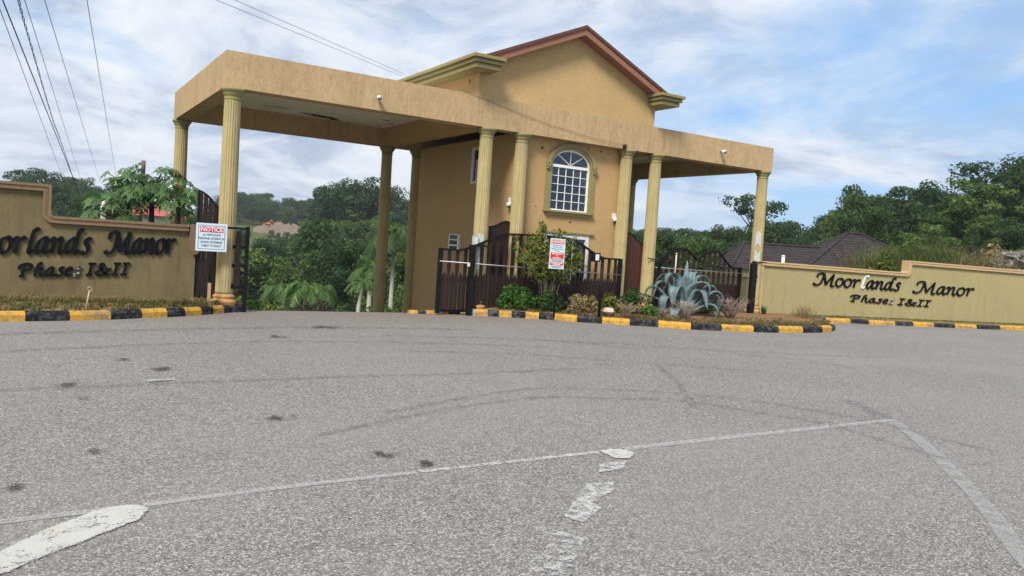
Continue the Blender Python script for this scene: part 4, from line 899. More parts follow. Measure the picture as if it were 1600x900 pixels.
# ------------------------------------------------------------------ vegetation builders
def leafset(mb, c, r, n, size, rnd, flat=1.0, up=.35, aspect=.55):
    """n small pointed leaves over the surface of a clump"""
    for _ in range(n):
        v = Vector((rnd.gauss(0, 1), rnd.gauss(0, 1), rnd.gauss(0, 1) + up)); v.normalize()
        p = Vector(c) + Vector((v.x * r[0], v.y * r[1], v.z * r[2])) * rnd.uniform(.55, 1.05)
        n_ = (v + Vector((rnd.uniform(-.7, .7), rnd.uniform(-.7, .7), rnd.uniform(-.3, .8)))).normalized()
        a = n_.cross(Vector((rnd.uniform(-1, 1), rnd.uniform(-1, 1), rnd.uniform(-1, 1)))).normalized(); b = n_.cross(a) * aspect
        s = size * rnd.uniform(.6, 1.3); a = a * s; b = b * s
        mb.add([p - a, p - b * .9 + n_ * s * .12, p + a, p + b * .9 + n_ * s * .12], [(0, 1, 2, 3)])
def crown_mesh(name, seed, kind, mat):
    r = random.Random(seed); mb = MB()
    if kind == 'round':
        for _ in range(46):
            v = Vector((r.gauss(0, 1), r.gauss(0, 1), r.gauss(.15, .9))).normalized() * r.uniform(.4, 1)
            q = r.uniform(.16, .32); leafset(mb, (v.x * .42, v.y * .42, .55 + v.z * .40), (q * .52, q * .52, q * .36), 150, .019, r)
    elif kind == 'tall':
        for i in range(40):
            h = r.uniform(.12, .98); w_ = .30 * math.sin(max(.15, (1.05 - h) / .9) * 1.6) * r.uniform(.4, 1.1); a = r.uniform(0, 6.283); q = r.uniform(.15, .27)
            leafset(mb, (math.cos(a) * w_, math.sin(a) * w_, h), (q * .6, q * .6, q * .36), 150, .019, r)
    elif kind == 'open':
        for i in range(24):
            h = r.uniform(.35, .98); a = r.uniform(0, 6.283); w_ = r.uniform(.04, .36) * (1.15 - abs(h - .7)); q = r.uniform(.11, .22)
            leafset(mb, (math.cos(a) * w_, math.sin(a) * w_, h), (q * .7, q * .7, q * .36), 100, .022, r)
    elif kind == 'cone':
        for i in range(46):
            h = r.uniform(.12, .99); w_ = .25 * (1.02 - h) ** .8 * r.uniform(.5, 1.1); a = r.uniform(0, 6.283); q = .08 + .16 * (1 - h)
            leafset(mb, (math.cos(a) * w_, math.sin(a) * w_, h), (q * .7, q * .7, q * .30), 70, .020, r, up=.1)
    elif kind == 'feather':
        for i in range(44):
            h = r.uniform(.06, .97); w_ = .36 * math.sin(max(.1, 1.04 - h) * 1.7) * r.uniform(.3, 1.05); a = r.uniform(0, 6.283); q = r.uniform(.12, .22)
            leafset(mb, (math.cos(a) * w_, math.sin(a) * w_, h), (q * .55, q * .55, q * .55), 110, .028, r, up=.0, aspect=.16)
    return mb.mesh(name, MT[mat])
CROWN = {}
for i, (k, m) in enumerate([('round', 'leaf_dark'), ('round', 'leaf_mid'), ('round', 'leaf_light'), ('tall', 'leaf_dark'), ('tall', 'leaf_mid'), ('open', 'leaf_dark'), ('cone', 'leaf_dark'), ('feather', 'leaf_pine'), ('round', 'leaf_dark'), ('tall', 'leaf_mid'), ('open', 'leaf_mid'), ('tall', 'leaf_light'), ('open', 'leaf_light')]):
    CROWN.setdefault((k, m), []).append(crown_mesh('crown', 100 + i, k, m))
def trunk_mesh(seed, pale=False):
    r = random.Random(seed); mb = MB(); pts = [(0, 0, -.08)]; x = y = 0
    for i in range(1, 6): x += r.uniform(-.02, .02); y += r.uniform(-.02, .02); pts.append((x, y, .15 * i))
    mb.tube(pts, .022, 7, .008)
    for _ in range(5):
        h = r.uniform(.35, .65); a = r.uniform(0, 6.283); w_ = r.uniform(.1, .24)
        mb.tube([(x * h, y * h, h), (math.cos(a) * w_ * .5, math.sin(a) * w_ * .5, h + .10), (math.cos(a) * w_, math.sin(a) * w_, h + .22)], .009, 5, .003)
    return mb.mesh('trunk', MT['bark_pale'] if pale else MT['bark'])
TRUNK = [trunk_mesh(1), trunk_mesh(2), trunk_mesh(3, True)]
rt = random.Random(11)
def tree(x, y, z, h, kind, mat, label, cat='tree', group=None, name='tree', wide=1.0):
    t = thing(name, (x, y, z), label, cat, group); t.rotation_euler = (0, 0, rt.uniform(0, 6.283)); t.scale = (h * wide, h * wide, h)
    link('trunk', rt.choice(TRUNK[:2]), t); link('crown', rt.choice(CROWN[(kind, mat)]), t); return t

# wooded slopes: every tree placed on the terrain
FOREST = 0; SC_ = {}
ORD = 'second third fourth fifth sixth seventh eighth ninth tenth eleventh twelfth thirteenth fourteenth fifteenth sixteenth seventeenth eighteenth nineteenth twentieth twenty-first twenty-second twenty-third twenty-fourth twenty-fifth'.split()
KL = {'round': 'rounded', 'tall': 'upright', 'open': 'open', 'cone': 'pointed', 'feather': 'feathery'}
ML = {'leaf_dark': 'dark green', 'leaf_mid': 'mid green', 'leaf_light': 'light green', 'leaf_pine': 'bluish green'}
def scatter(n, u0, u1, d0, d1, h0, h1, kinds, where, accept=None):
    global FOREST
    k = 0; tries = 0
    while k < n and tries < n * 30:
        tries += 1; u = rt.uniform(u0, u1); d = math.sqrt(rt.uniform(d0 ** 2, d1 ** 2)); x, y = polar(u, d); z = height(x, y); h = rt.uniform(h0, h1)
        if accept:
            h = accept(u, d, z, h)
            if not h: continue
        kd, mt = rt.choice(kinds)
        t = tree(x, y, z - .1 * h, h, kd, mt, 'tree', 'tree', 'trees ' + where, 'hillside_tree', rt.uniform(.85, 1.25)); k += 1; FOREST += 1; SC_.setdefault((kd, mt, where), []).append((u, t))
def keep_scar(u, d, z, h):   # trees in front of the bare red slope stay below its line of sight
    if 388 < u < 486 and d < 203:
        top = CAMP.z + .003 * d
        if z + h > top: h = top - z
        return h if h > 1.3 else None
    if 385 < u < 490 and 203 <= d < 216: return None
    return h
K1 = [('round', 'leaf_dark')] * 3 + [('round', 'leaf_mid')] * 3 + [('tall', 'leaf_dark'), ('tall', 'leaf_mid'), ('round', 'leaf_light'), ('open', 'leaf_dark')]
K3 = [('round', 'leaf_dark'), ('round', 'leaf_mid'), ('round', 'leaf_light'), ('tall', 'leaf_dark'), ('tall', 'leaf_mid'), ('open', 'leaf_dark'), ('open', 'leaf_mid'), ('tall', 'leaf_light'), ('open', 'leaf_light'), ('cone', 'leaf_dark')]
K4 = [('round', 'leaf_mid'), ('round', 'leaf_light'), ('tall', 'leaf_mid'), ('tall', 'leaf_light'), ('round', 'leaf_dark'), ('open', 'leaf_mid'), ('feather', 'leaf_pine')]
K2 = [('round', 'leaf_light'), ('tall', 'leaf_mid'), ('feather', 'leaf_pine')] * 4 + [('tall', 'leaf_dark'), ('round', 'leaf_dark')]
scatter(34, 340, 500, 218, 262, 6.0, 9.5, K1, 'on the far ridge past the left portico', keep_scar)
scatter(40, 480, 690, 120, 175, 6.5, 9.5, K3, 'on the rise past the left portico', keep_scar)
scatter(26, 370, 670, 72, 118, 6.5, 9.5, K4, 'on the lower slope past the portico', keep_scar)
scatter(26, 384, 492, 120, 194, 3.0, 7.0, K4, 'below the bare red slope', keep_scar)
scatter(20, 372, 560, 52, 74, 6.0, 8.6, K2, 'in the valley past the portico', keep_scar)
scatter(10, 540, 680, 40, 60, 4.5, 7.0, K4, 'in the valley right of the palms')
scatter(22, 20, 330, 110, 190, 6.0, 9.0, K1, 'on the hill behind the left wall')
scatter(10, 60, 320, 60, 100, 4.0, 6.0, K1, 'behind the left wall')
scatter(18, 1285, 1400, 58, 85, 5.6, 7.2, K1, 'behind the brown roofs')
scatter(54, 950, 1400, 60, 105, 4.4, 6.0, K1, 'beyond the right portico')
scatter(12, 980, 1180, 42, 56, 3.0, 4.2, K1, 'just beyond the right portico')
scatter(66, 1395, 1760, 52, 100, 3.4, 6.0, K3, 'on the hill behind the right wall')
scatter(26, 1420, 1760, 44, 54, 2.0, 3.6, K3, 'at the foot of the right hill')
for (kd, mt, where), lst in SC_.items():
    lst.sort(key=lambda q: q[0]); base = '%s %s tree %s' % (KL[kd], ML[mt], where); n_ = len(lst)
    for i, (u, t) in enumerate(lst):
        t['label'] = base if n_ == 1 else ('leftmost ' + base) if i == 0 else ('rightmost ' + base) if i == n_ - 1 else '%s %s, %s from the left' % (KL[kd], ML[mt] + ' tree ' + where, ORD[i - 1])
# single trees that break the skyline
def at(u, d): x, y = polar(u, d); return x, y, height(x, y)
x, y, z = at(547, 118); tree(x, y, z, 12.8, 'round', 'leaf_dark', 'broad dark tree on top of the rise, tallest seen through the left portico', wide=1.1)
x, y, z = at(500, 120); tree(x, y, z, 12.2, 'tall', 'leaf_dark', 'dark upright tree left of the broad one on the rise')
x, y, z = at(588, 122); tree(x, y, z, 10.9, 'round', 'leaf_dark', 'dark tree right of the broad one on the rise')
x, y, z = at(1166, 70); tree(x, y, z, 7.4, 'open', 'leaf_dark', 'open crowned tree rising behind the right corner column', wide=.95)
x, y, z = at(1327, 66); tree(x, y, z, 7.0, 'open', 'leaf_dark', 'slender open tree against the sky above the brown house roof', wide=.62)
x, y, z = at(1383, 66); tree(x, y, z, 6.4, 'cone', 'leaf_dark', 'pointed conifer like tree left of the wooded hill', wide=1.0)
x, y, z = at(1422, 62); tree(x, y, z, 5.6, 'tall', 'leaf_dark', 'dark narrow tree on the left shoulder of the right hill')
x, y, z = at(1455, 60); tree(x, y, z, 6.3, 'round', 'leaf_dark', 'large dark rounded tree on the right hill', wide=1.1)
x, y, z = at(1530, 64); tree(x, y, z, 7.2, 'open', 'leaf_dark', 'thin airy tree poking above the right hill')
x, y, z = at(1572, 64); tree(x, y, z, 7.2, 'open', 'leaf_dark', 'flat topped airy tree at the top of the right hill', wide=.8)
x, y, z = at(1604, 56); tree(x, y, z, 6.8, 'round', 'leaf_dark', 'dark tree at the right edge on the hilltop')
def palm(name, x, y, z, th, r0, nf, fl, label, group, droop=1.0, lean=(0, 0), seed=1, mat='palm', bark='bark_pale'):
    t = thing(name, (x, y, z), label, 'palm tree', group); r = random.Random(seed)
    pts = [(x + lean[0] * k * k, y + lean[1] * k * k, z - .2 + (th + .2) * k) for k in [i / 6 for i in range(7)]]
    rad = [r0 * (1.5 if i == 0 else 1.15 - .09 * i) for i in range(7)]
    MB().tube(pts, rad, 12).build('trunk', MT[bark], t); top = Vector(pts[-1])
    for f in range(nf):
        a = 6.283 * f / nf + r.uniform(-.25, .25); el_ = r.uniform(.35, 1.35); L_ = fl * r.uniform(.8, 1.1)
        d = Vector((math.cos(a), math.sin(a), 0)); mb = MB(); p = top.copy(); v = d * math.cos(el_) + Vector((0, 0, math.sin(el_))); sp = []; ns = 9
        for k in range(ns + 1): sp.append(p.copy()); p = p + v.normalized() * L_ / ns; v = v + Vector((0, 0, -.26 * droop))
        mb.tube(sp, .018 * fl, 5, .005 * fl); side = d.cross(Vector((0, 0, 1)))
        for k in range(1, 3 * ns):
            i = k / 3; j = min(int(i), ns - 1); q = sp[j].lerp(sp[j + 1], i - j); tv = (sp[j + 1] - sp[j]).normalized(); ll = fl * .30 * math.sin(math.pi * (.12 + .86 * i / ns)) + .04
            for s_ in (-1, 1):
                e = q + side * s_ * ll * .75 + tv * ll * .6 + Vector((0, 0, -ll * r.uniform(.15, .7))); wv = tv * fl * .022
                mb.add([q - wv, q + wv, e], [(0, 1, 2)])
        mb.build('frond', MT[mat], t)
    return t
def palm_at(u, d, th, r0, nf, fl, label, group, **k): x, y, z = at(u, d); return palm('palm_tree', x, y, z, th, r0, nf, fl, label, group, **k)
palm_at(560, 34, 1.75, .10, 11, 1.05, 'young palm with pale slanting trunk, left of the pair down the slope', 'young palms below the gateway', seed=3, lean=(.25, .1))
palm_at(578, 36, 2.6, .12, 14, 1.35, 'young palm with white upright trunk, behind its slanting twin', 'young palms below the gateway', seed=4)
palm_at(612, 30, 3.25, .085, 16, 1.7, 'tallest palm with ringed pale trunk seen between the rear columns', 'young palms below the gateway', seed=5, droop=1.45, mat='palm_dark')
palm_at(637, 27, 2.6, .11, 10, 1.2, 'leaning pale palm trunk against the shaded rear column', 'young palms below the gateway', seed=9, lean=(1.2, 0))
for i, (u, d, s) in enumerate(((445, 29, 2), (478, 28, 6), (500, 30, 8))):
    palm_at(u, d, 1.15, .09, 13, 1.3, ('leftmost low palm clump with arching fronds down the slope', 'middle low palm clump with arching fronds down the slope', 'low palm clump nearest the dark shrub down the slope')[i], 'low palms below the gateway', seed=s, droop=1.1)
x, y, z = at(1212, 74); palm('palm_tree', x, y, z, 4.4, .14, 13, 1.7, 'far palm silhouetted just right of the corner column', None, 1.0, seed=21, mat='leaf_dark', bark='bark')
# bushes
def bush_clumps(mb, c, rx, ry, rz, ncl, nl, size, seed, base=.3):
    r = random.Random(seed)
    for _ in range(ncl):
        v = Vector((r.gauss(0, 1), r.gauss(0, 1), abs(r.gauss(.2, .8)))).normalized() * r.uniform(.5, 1)
        q = r.uniform(.26, .42); leafset(mb, (c[0] + v.x * rx * .72, c[1] + v.y * ry * .72, c[2] + rz * (base * .6 + v.z * .62)), (q * rx, q * ry, q * rz * .8), nl, size, r)
def bush(name, x, y, z, rx, ry, h, ncl, nl, size, mat, label, cat, group=None, seed=1, stems=5, smat='bark'):
    t = thing(name, (x, y, z), label, cat, group); r = random.Random(seed + 50); mb = MB()
    for _ in range(stems):
        a = r.uniform(0, 6.283); w_ = r.uniform(.3, .8); mb.tube([(x + .03 * math.cos(a), y + .03 * math.sin(a), z - .05), (x + rx * w_ * .5 * math.cos(a), y + ry * w_ * .5 * math.sin(a), z + h * .4), (x + rx * w_ * math.cos(a), y + ry * w_ * math.sin(a), z + h * .75)], .014, 5, .005)
    mb.build('stems', MT[smat], t); mb = MB(); bush_clumps(mb, (x, y, z), rx, ry, h, ncl, nl, size, seed); mb.build('foliage', MT[mat], t); return t
bush('hedge_bush', -1.33, -.30, .12, .50, .21, .66, 26, 120, .038, 'leaf_hedge', 'clipped round green bush at the left end of the planting bed', 'bush', None, 2)
bush('hedge_bush', -.64, -.56, .12, .42, .25, .60, 18, 110, .038, 'leaf_mid', 'round green bush behind the foot of the danger sign', 'bush', None, 3)
def tallshrub():
    x, y, z = -.62, -.45, .12; t = thing('tall_shrub', (x, y, z), 'tall loose yellow green shrub in front of the lower window', 'shrub'); r = random.Random(5); mb = MB(); lf = MB()
    for i in range(20):
        a = r.uniform(0, 6.283); w_ = r.uniform(.15, .85); h = r.uniform(1.25, 1.75) * (1.08 - .25 * w_); tip = (x + 1.12 * w_ * math.cos(a), y + .4 * w_ * math.sin(a), z + h)
        mid = (x + .35 * w_ * math.cos(a), y + .2 * w_ * math.sin(a), z + h * .5); mb.tube([(x + .08 * math.cos(a), y + .05 * math.sin(a), z - .05), mid, tip], .012, 5, .005)
        for k in range(7):
            f = .38 + .66 * k / 6; p = Vector(mid).lerp(Vector(tip), (f - .3) / .7) if f > .3 else Vector(mid)
            leafset(lf, p + Vector((r.uniform(-.1, .1), r.uniform(-.1, .1), r.uniform(-.05, .05))), (.13, .12, .10), 20, .052, r, aspect=.42)
    for k in range(10): leafset(lf, (x - .25 + r.uniform(-.05, .05), y, z + 1.6 + .035 * k), (.07, .07, .05), 8, .045, r)
    mb.build('stems', MT['twig'], t); lf.build('foliage', MT['leaf_yellow'], t)
tallshrub()
bush('hedge_bush', .03, -.86, .12, .52, .26, .50, 24, 70, .04, 'leaf_dry', 'straw coloured dry shrub between the danger sign and lamp post', 'shrub', None, 7, 10, 'twig')
bush('hedge_bush', .82, -.80, .12, .38, .30, .52, 14, 80, .04, 'leaf_yellow', 'loose yellow green bush behind the lamp post', 'bush', None, 8, 6, 'twig')
bush('hedge_bush', 1.62, -.62, .12, .50, .36, .68, 20, 100, .04, 'leaf_mid', 'mid green bush below the reddish brown gate', 'bush', None, 9)
bush('hedge_bush', 1.52, -1.45, .12, .30, .26, .36, 12, 100, .045, 'leaf_hedge', 'small bright green bush at the front left of the agave', 'bush', None, 10)
bush('hedge_bush', 3.95, -.60, .12, .42, .34, .52, 14, 90, .035, 'leaf_light', 'pale green bush right of the agave in front of the humped gate', 'bush', None, 12)
bush('hedge_bush', 1.15, -1.2, .12, .26, .22, .34, 8, 50, .035, 'leaf_dry', 'small straw tuft between the lamp post and bright green bush', 'shrub', None, 13, 8, 'twig')
def twigs(x, y, z, s, h, n, label, seed):
    t = thing('twiggy_shrub', (x, y, z), label, 'shrub', None); r = random.Random(seed); mb = MB()
    for i in range(n):
        a = r.uniform(0, 6.283); w_ = r.uniform(.2, 1) * s; p0 = Vector((x, y, z - .03)); p1 = Vector((x + w_ * .5 * math.cos(a), y + w_ * .5 * math.sin(a), z + h * r.uniform(.35, .6))); p2 = Vector((x + w_ * math.cos(a + .3), y + w_ * math.sin(a + .3), z + h * r.uniform(.6, 1)))
        mb.tube([p0, p1, p2], .007, 4, .003)
        for k in range(3):
            q = p1.lerp(p2, r.uniform(.1, .9)); b = r.uniform(0, 6.283); mb.tube([q, q + Vector((math.cos(b), math.sin(b), r.uniform(.1, 1))) * .16 * r.uniform(.6, 1.2)], .004, 4, .002)
    mb.build('twigs', MT['twig'], t); lf = MB()
    for i in range(5): leafset(lf, (x + r.uniform(-.5, .5) * s, y + r.uniform(-.5, .5) * s, z + h * r.uniform(.3, .9)), (.08, .08, .06), 10, .025, r)
    lf.build('foliage', MT['leaf_dry'], t)
twigs(1.96, -2.0, .12, .34, .46, 26, 'bare grey twiggy shrub at the front right of the agave', 31)
twigs(3.66, -1.72, .12, .50, .55, 40, 'wide pinkish bare twiggy shrub right of the agave', 32)
twigs(1.40, -1.95, .12, .20, .28, 14, 'small bare twiggy shrub close to the kerb beside the bright green bush', 33)
twigs(.62, -1.62, .12, .22, .30, 14, 'low bare twigs beside the pale pink stone', 34)
def blades(mb, x, y, z, s, h, n, r, lean=.5, w_=.008):
    for _ in range(n):
        a = r.uniform(0, 6.283); p = Vector((x + r.gauss(0, s * .4), y + r.gauss(0, s * .4), z)); d = Vector((math.cos(a), math.sin(a), 0)); hh = h * r.uniform(.5, 1.1); q = Vector((-d.y, d.x, 0)) * w_
        m_ = p + d * hh * lean * .35 + Vector((0, 0, hh * .6)); e = p + d * hh * lean + Vector((0, 0, hh * r.uniform(.75, 1)))
        mb.add([p - q, p + q, m_ + q * .8, e, m_ - q * .8], [(0, 1, 2, 4), (4, 2, 3)])
r = random.Random(41)
def grass_thing(x, y, z, s, h, n, mat, label, w_=.008, cat='grass clump', lean=.5):
    mb = MB(); blades(mb, 0, 0, 0, s, h, n, r, lean, w_); o = mb.build('grass_clump', MT[mat]); o.location = (x, y, z); return tag(o, label, cat)
grass_thing(6.56, -1.45, .10, .34, .48, 150, 'grass_dry', 'dry wispy grass clump against the pale olive wall near the kerb end', .004)
grass_thing(6.15, -.55, .11, .08, .34, 26, 'leaf_mid', 'tiny green sprout between the gate post and pale olive wall', .02, 'plant', .3)
# agave
def agave():
    x, y, z = 2.82, -1.02, .10; t = thing('agave', (x, y, z), 'large blue green agave with curling leaves in the planting bed', 'agave'); r = random.Random(2)
    def leaf(a, e0, L_, w_, curl, tw=0.0):
        d = Vector((math.cos(a), math.sin(a), 0)); side = Vector((-d.y, d.x, 0)); n = 16; mb = MB(); vs = []; p = Vector((x, y, z + .06)) + d * .06; ang = e0
        for k in range(n + 1):
            f = k / n; tv = d * math.cos(ang) + Vector((0, 0, 1)) * math.sin(ang); nv = Vector((0, 0, 1)) * math.cos(ang) - d * math.sin(ang)
            ww = w_ * (.62 + .95 * f - .25 * f * f) * (1 - f ** 4) + .004 if f > .0 else w_ * .6
            ch = ww * .42 * (1 - .4 * f); s2 = side * math.cos(tw * f) + nv * math.sin(tw * f)
            for c_ in (-1, -.5, 0, .5, 1): vs.append(p + s2 * ww * 1.15 * c_ + nv * (ch * c_ * c_ ))
            for c_ in (.5, 0, -.5): vs.append(p + s2 * ww * 1.15 * c_ + nv * (ch * c_ * c_ - .035 * (1 - f) - .008))
            p = p + tv * L_ / n; ang -= curl(f) / n
        m_ = 8; mb.add(vs, [(k * m_ + j, k * m_ + (j + 1) % m_, (k + 1) * m_ + (j + 1) % m_, (k + 1) * m_ + j) for k in range(n) for j in range(m_)] + [tuple(range(m_ - 1, -1, -1)), tuple(n * m_ + j for j in range(m_))], True)
        mb.build('leaf', MT['agave'], t)
    late = lambda s, st=.45: (lambda f: 0 if f < st else s * (f - st) / (1 - st) * 2)
    # azimuths are given in the site's axes; the viewer stands to the south-west
    R0 = -.556   # direction to the viewer's right
    def az(deg): return R0 + R(deg)
    bd = lambda tot, a=.42, b=.80: (lambda f: tot / (b - a) if a < f < b else .15)
    leaf(az(70), 1.47, 1.28, .055, bd(.0)); leaf(az(262), 1.40, .98, .20, bd(.25, .5, .9)); leaf(az(110), 1.45, 1.0, .16, bd(.3)); leaf(az(300), 1.34, .92, .16, bd(.5))
    leaf(az(205), 1.42, 1.42, .12, bd(2.5, .55, .82)); leaf(az(235), 1.18, 1.32, .12, bd(2.6, .42, .72)); leaf(az(165), 1.33, 1.40, .12, bd(2.4, .52, .80))
    leaf(az(188), 1.12, 1.42, .12, bd(2.5, .48, .74)); leaf(az(176), .62, 1.25, .075, bd(.8, .3, 1.0)); leaf(az(215), .85, 1.25, .12, bd(2.5, .36, .66)); leaf(az(180), .85, 1.3, .11, bd(2.3, .5, .8))
    leaf(az(8), 1.36, 1.42, .12, bd(2.5, .54, .82)); leaf(az(335), 1.28, 1.36, .12, bd(2.6, .46, .76)); leaf(az(50), 1.36, 1.38, .12, bd(2.2, .58, .86))
    leaf(az(0), 1.02, 1.48, .11, bd(2.7, .46, .70)); leaf(az(345), .80, 1.50, .11, bd(2.6, .48, .74)); leaf(az(15), .72, 1.40, .10, bd(2.4, .46, .74))
    leaf(az(315), 1.15, 1.25, .12, bd(2.6, .40, .68)); leaf(az(270), .98, 1.02, .14, bd(2.8, .28, .58)); leaf(az(332), .52, 1.25, .11, bd(2.2, .40, .70)); leaf(az(240), .5, .8, .11, bd(1.6, .35, .7))
    leaf(az(110), 1.0, 1.3, .12, bd(2.2)); leaf(az(75), .9, 1.3, .12, bd(2.2)); leaf(az(355), .40, 1.25, .09, bd(1.5, .4, .8))
agave()
# plants behind the left wall
def papaya(x, y, z, h, n, cr, label, seed):
    t = thing('papaya_tree', (x, y, z), label, 'papaya tree', 'papaya trees behind the left wall'); r = random.Random(seed)
    MB().tube([(x, y, z - .2), (x + .03, y, z + h * .5), (x, y, z + h)], .085, 9, .05).build('trunk', MT['bark_dark'], t); st = MB()
    for i in range(n):
        a = 6.283 * i / n * 3.1 + r.uniform(-.4, .4); e = r.uniform(-.25, 1.2); L_ = cr * r.uniform(.55, 1.05); b = Vector((x, y, z + h - r.uniform(0, .35)))
        c = b + Vector((math.cos(a) * math.cos(e), math.sin(a) * math.cos(e), math.sin(e) * .75)) * L_; st.tube([b, b.lerp(c, .5) + Vector((0, 0, .06)), c], .014, 5, .008)
        lf = MB(); s = r.uniform(.24, .34); nr = Vector((math.cos(a) * .6 + r.uniform(-.4, .4), math.sin(a) * .6 + r.uniform(-.4, .4), .8)).normalized(); ax = Vector((math.cos(a), math.sin(a), -.5)); ax = (ax - nr * ax.dot(nr)).normalized(); ay = nr.cross(ax)
        for k in range(7):
            th = (k - 3) * .74; l_ = s * (1.0 - .08 * abs(k - 3)); d = ax * math.cos(th) + ay * math.sin(th); q = nr.cross(d); dr = Vector((0, 0, -.25 * l_))
            lf.add([c, c + d * l_ * .35 - q * l_ * .085, c + d * l_ * .58 - q * l_ * .22 + dr * .5, c + d * l_ * .66 - q * l_ * .09 + dr * .5, c + d * l_ + dr * 1.3, c + d * l_ * .66 + q * l_ * .09 + dr * .5, c + d * l_ * .58 + q * l_ * .22 + dr * .5, c + d * l_ * .35 + q * l_ * .085],
                   [(0, 1, 7), (1, 2, 3), (1, 3, 7), (3, 5, 7), (3, 4, 5), (5, 6, 7)])
        lf.build('leaf', MT['papaya'], t)
    st.build('leaf_stalks', MT['leaf_light'], t)
x, y, z = at(231, 19.5); papaya(x, y, z, 2.75, 46, 1.0, 'large papaya tree with lobed leaves over the ochre wall', 61)
x, y, z = at(196, 19.8); papaya(x, y, z, 2.65, 34, .9, 'papaya crown left of the large papaya', 64)
x, y, z = at(272, 18.2); papaya(x, y, z, 2.5, 20, .75, 'papaya leaves reaching in front of the left rear column', 62)
x, y, z = at(170, 19.0); papaya(x, y, z, 2.1, 16, .65, 'small papaya beside the white pipe post', 63)
x, y, z = at(290, 17.4); bush('croton_bush', x, y, z - .1, .42, .38, 1.95, 22, 70, .06, 'leaf_yellow', 'yellow green croton bush between the ochre wall end and rear column', 'bush', None, 65)
x, y, z = at(305, 16.9); bush('croton_bush', x, y, z - .1, .30, .25, 1.62, 14, 70, .05, 'leaf_mid', 'green bush spilling over the end of the ochre wall', 'bush', None, 66)
for i, (u, d, rx, h, m, lab) in enumerate([(498, 26.5, .95, .95, 'leaf_purple', 'dark purple brown shrub at the brow of the driveway'), (420, 25, .9, .85, 'leaf_yellow', 'yellow green shrub beside the gate frame at the brow'), (440, 24.0, 1.2, .60, 'leaf_mid', 'low green shrub below the low palms'),
        (395, 22, .5, .75, 'leaf_hedge', 'green shrub right behind the latch frame'), (535, 30, 1.1, .9, 'leaf_mid', 'green shrub between the dark shrub and young palms'), (600, 29, 1.1, .8, 'leaf_light', 'light green shrub at the foot of the young palms'),
        (655, 27, .8, 1.2, 'leaf_light', 'light green shrub behind the second rear column'), (405, 27, 1.0, .9, 'leaf_mid', 'green bush left of the low palms'), (465, 33, 1.6, 1.5, 'leaf_mid', 'broad green bush behind the low palms'), (640, 33, 1.5, 2.3, 'leaf_light', 'tall bright green bush between the rear columns')]):
    x, y, z = at(u, d); bush('slope_bush', x, y, z - .1, rx, rx * .8, h, 22, 70, .075, m, lab, 'bush', 'bushes below the driveway', 70 + i)
mb = MB(); r = random.Random(77)
for _ in range(900):
    u = r.uniform(384, 660); d = r.uniform(19.5, 34); x, y = polar(u, d); blades(mb, x, y, height(x, y) - .02, .5, .42, 16, r, .45, .014)
tag(mb.build('slope_grass', MT['grass']), 'rough green grass on the slope below the driveway', 'grass', kind='stuff')
# grass on the verges and bed
mb = MB()
for _ in range(1000):
    x = r.uniform(-13.3, -7.3); i, s = itp([p[0] for p in kl], x); ye = kl[i][1] * (1 - s) + kl[i + 1][1] * s + .17; tt = r.random() ** 1.3; y = ye + (0.05 - ye) * tt
    blades(mb, x, y, .118 + .05 * math.sin(math.pi * tt), .07, .065 if r.random() < .9 else .14, 9, r, .7, .005)
tag(mb.build('verge_grass', MT['grass_mixed']), 'sparse short grass on the verge before the ochre wall', 'grass', kind='stuff')
mb = MB()
for _ in range(380):
    x = r.uniform(-13.3, -7.5); blades(mb, x, r.uniform(-.45, .05), .13, .1, .15, 14, r, 1.1, .005)
tag(mb.build('dry_grass', MT['grass_dry']), 'dead straw grass along the foot of the ochre wall', 'grass', kind='stuff')
mb = MB()
for _ in range(420):
    x = r.uniform(3.0, 6.9); i, s = itp([p[0] for p in km], x); ye = km[i][1] * (1 - s) + km[i + 1][1] * s + .2; y = r.uniform(ye, min(.1, ye + 1.4)); blades(mb, x, y, .12, .06, .05, 4, r, .8, .005)
for _ in range(1500):
    x = r.uniform(-2.0, 6.6); i, s = itp([p[0] for p in km], x); ye = km[i][1] * (1 - s) + km[i + 1][1] * s + .19; y = ye + abs(r.gauss(0, .28))
    if y < 0: blades(mb, x, y, .115, .06, r.choice((.05, .06, .12)), 8, r, .8, .005)
tag(mb.build('bed_grass', MT['grass_dry']), 'thin dry grass over the soil at the right end of the bed', 'grass', kind='stuff')
mb = MB()
for _ in range(1500):
    s = r.uniform(1.0, 16); p = FR(s, 0, r.uniform(.03, .5)); blades(mb, p[0], p[1], .105, .06, .06, 9, r, .7, .006)
tag(mb.build('wall_foot_grass', MT['grass']), 'green grass strip between the pale olive wall and kerb', 'grass', kind='stuff')
mb = MB()
for _ in range(420):
    x = r.uniform(-1.9, 5.2); i, s = itp([p[0] for p in km], x); ye = km[i][1] * (1 - s) + km[i + 1][1] * s + .25; y = ye + r.random() * 1.1
    if y < -.05: leafset(mb, (x, y, .15), (.07, .07, .05), 9, .022, r)
tag(mb.build('ground_cover', MT['leaf_mid']), 'low leafy weeds spread over the soil of the planting bed', 'ground cover', kind='stuff')
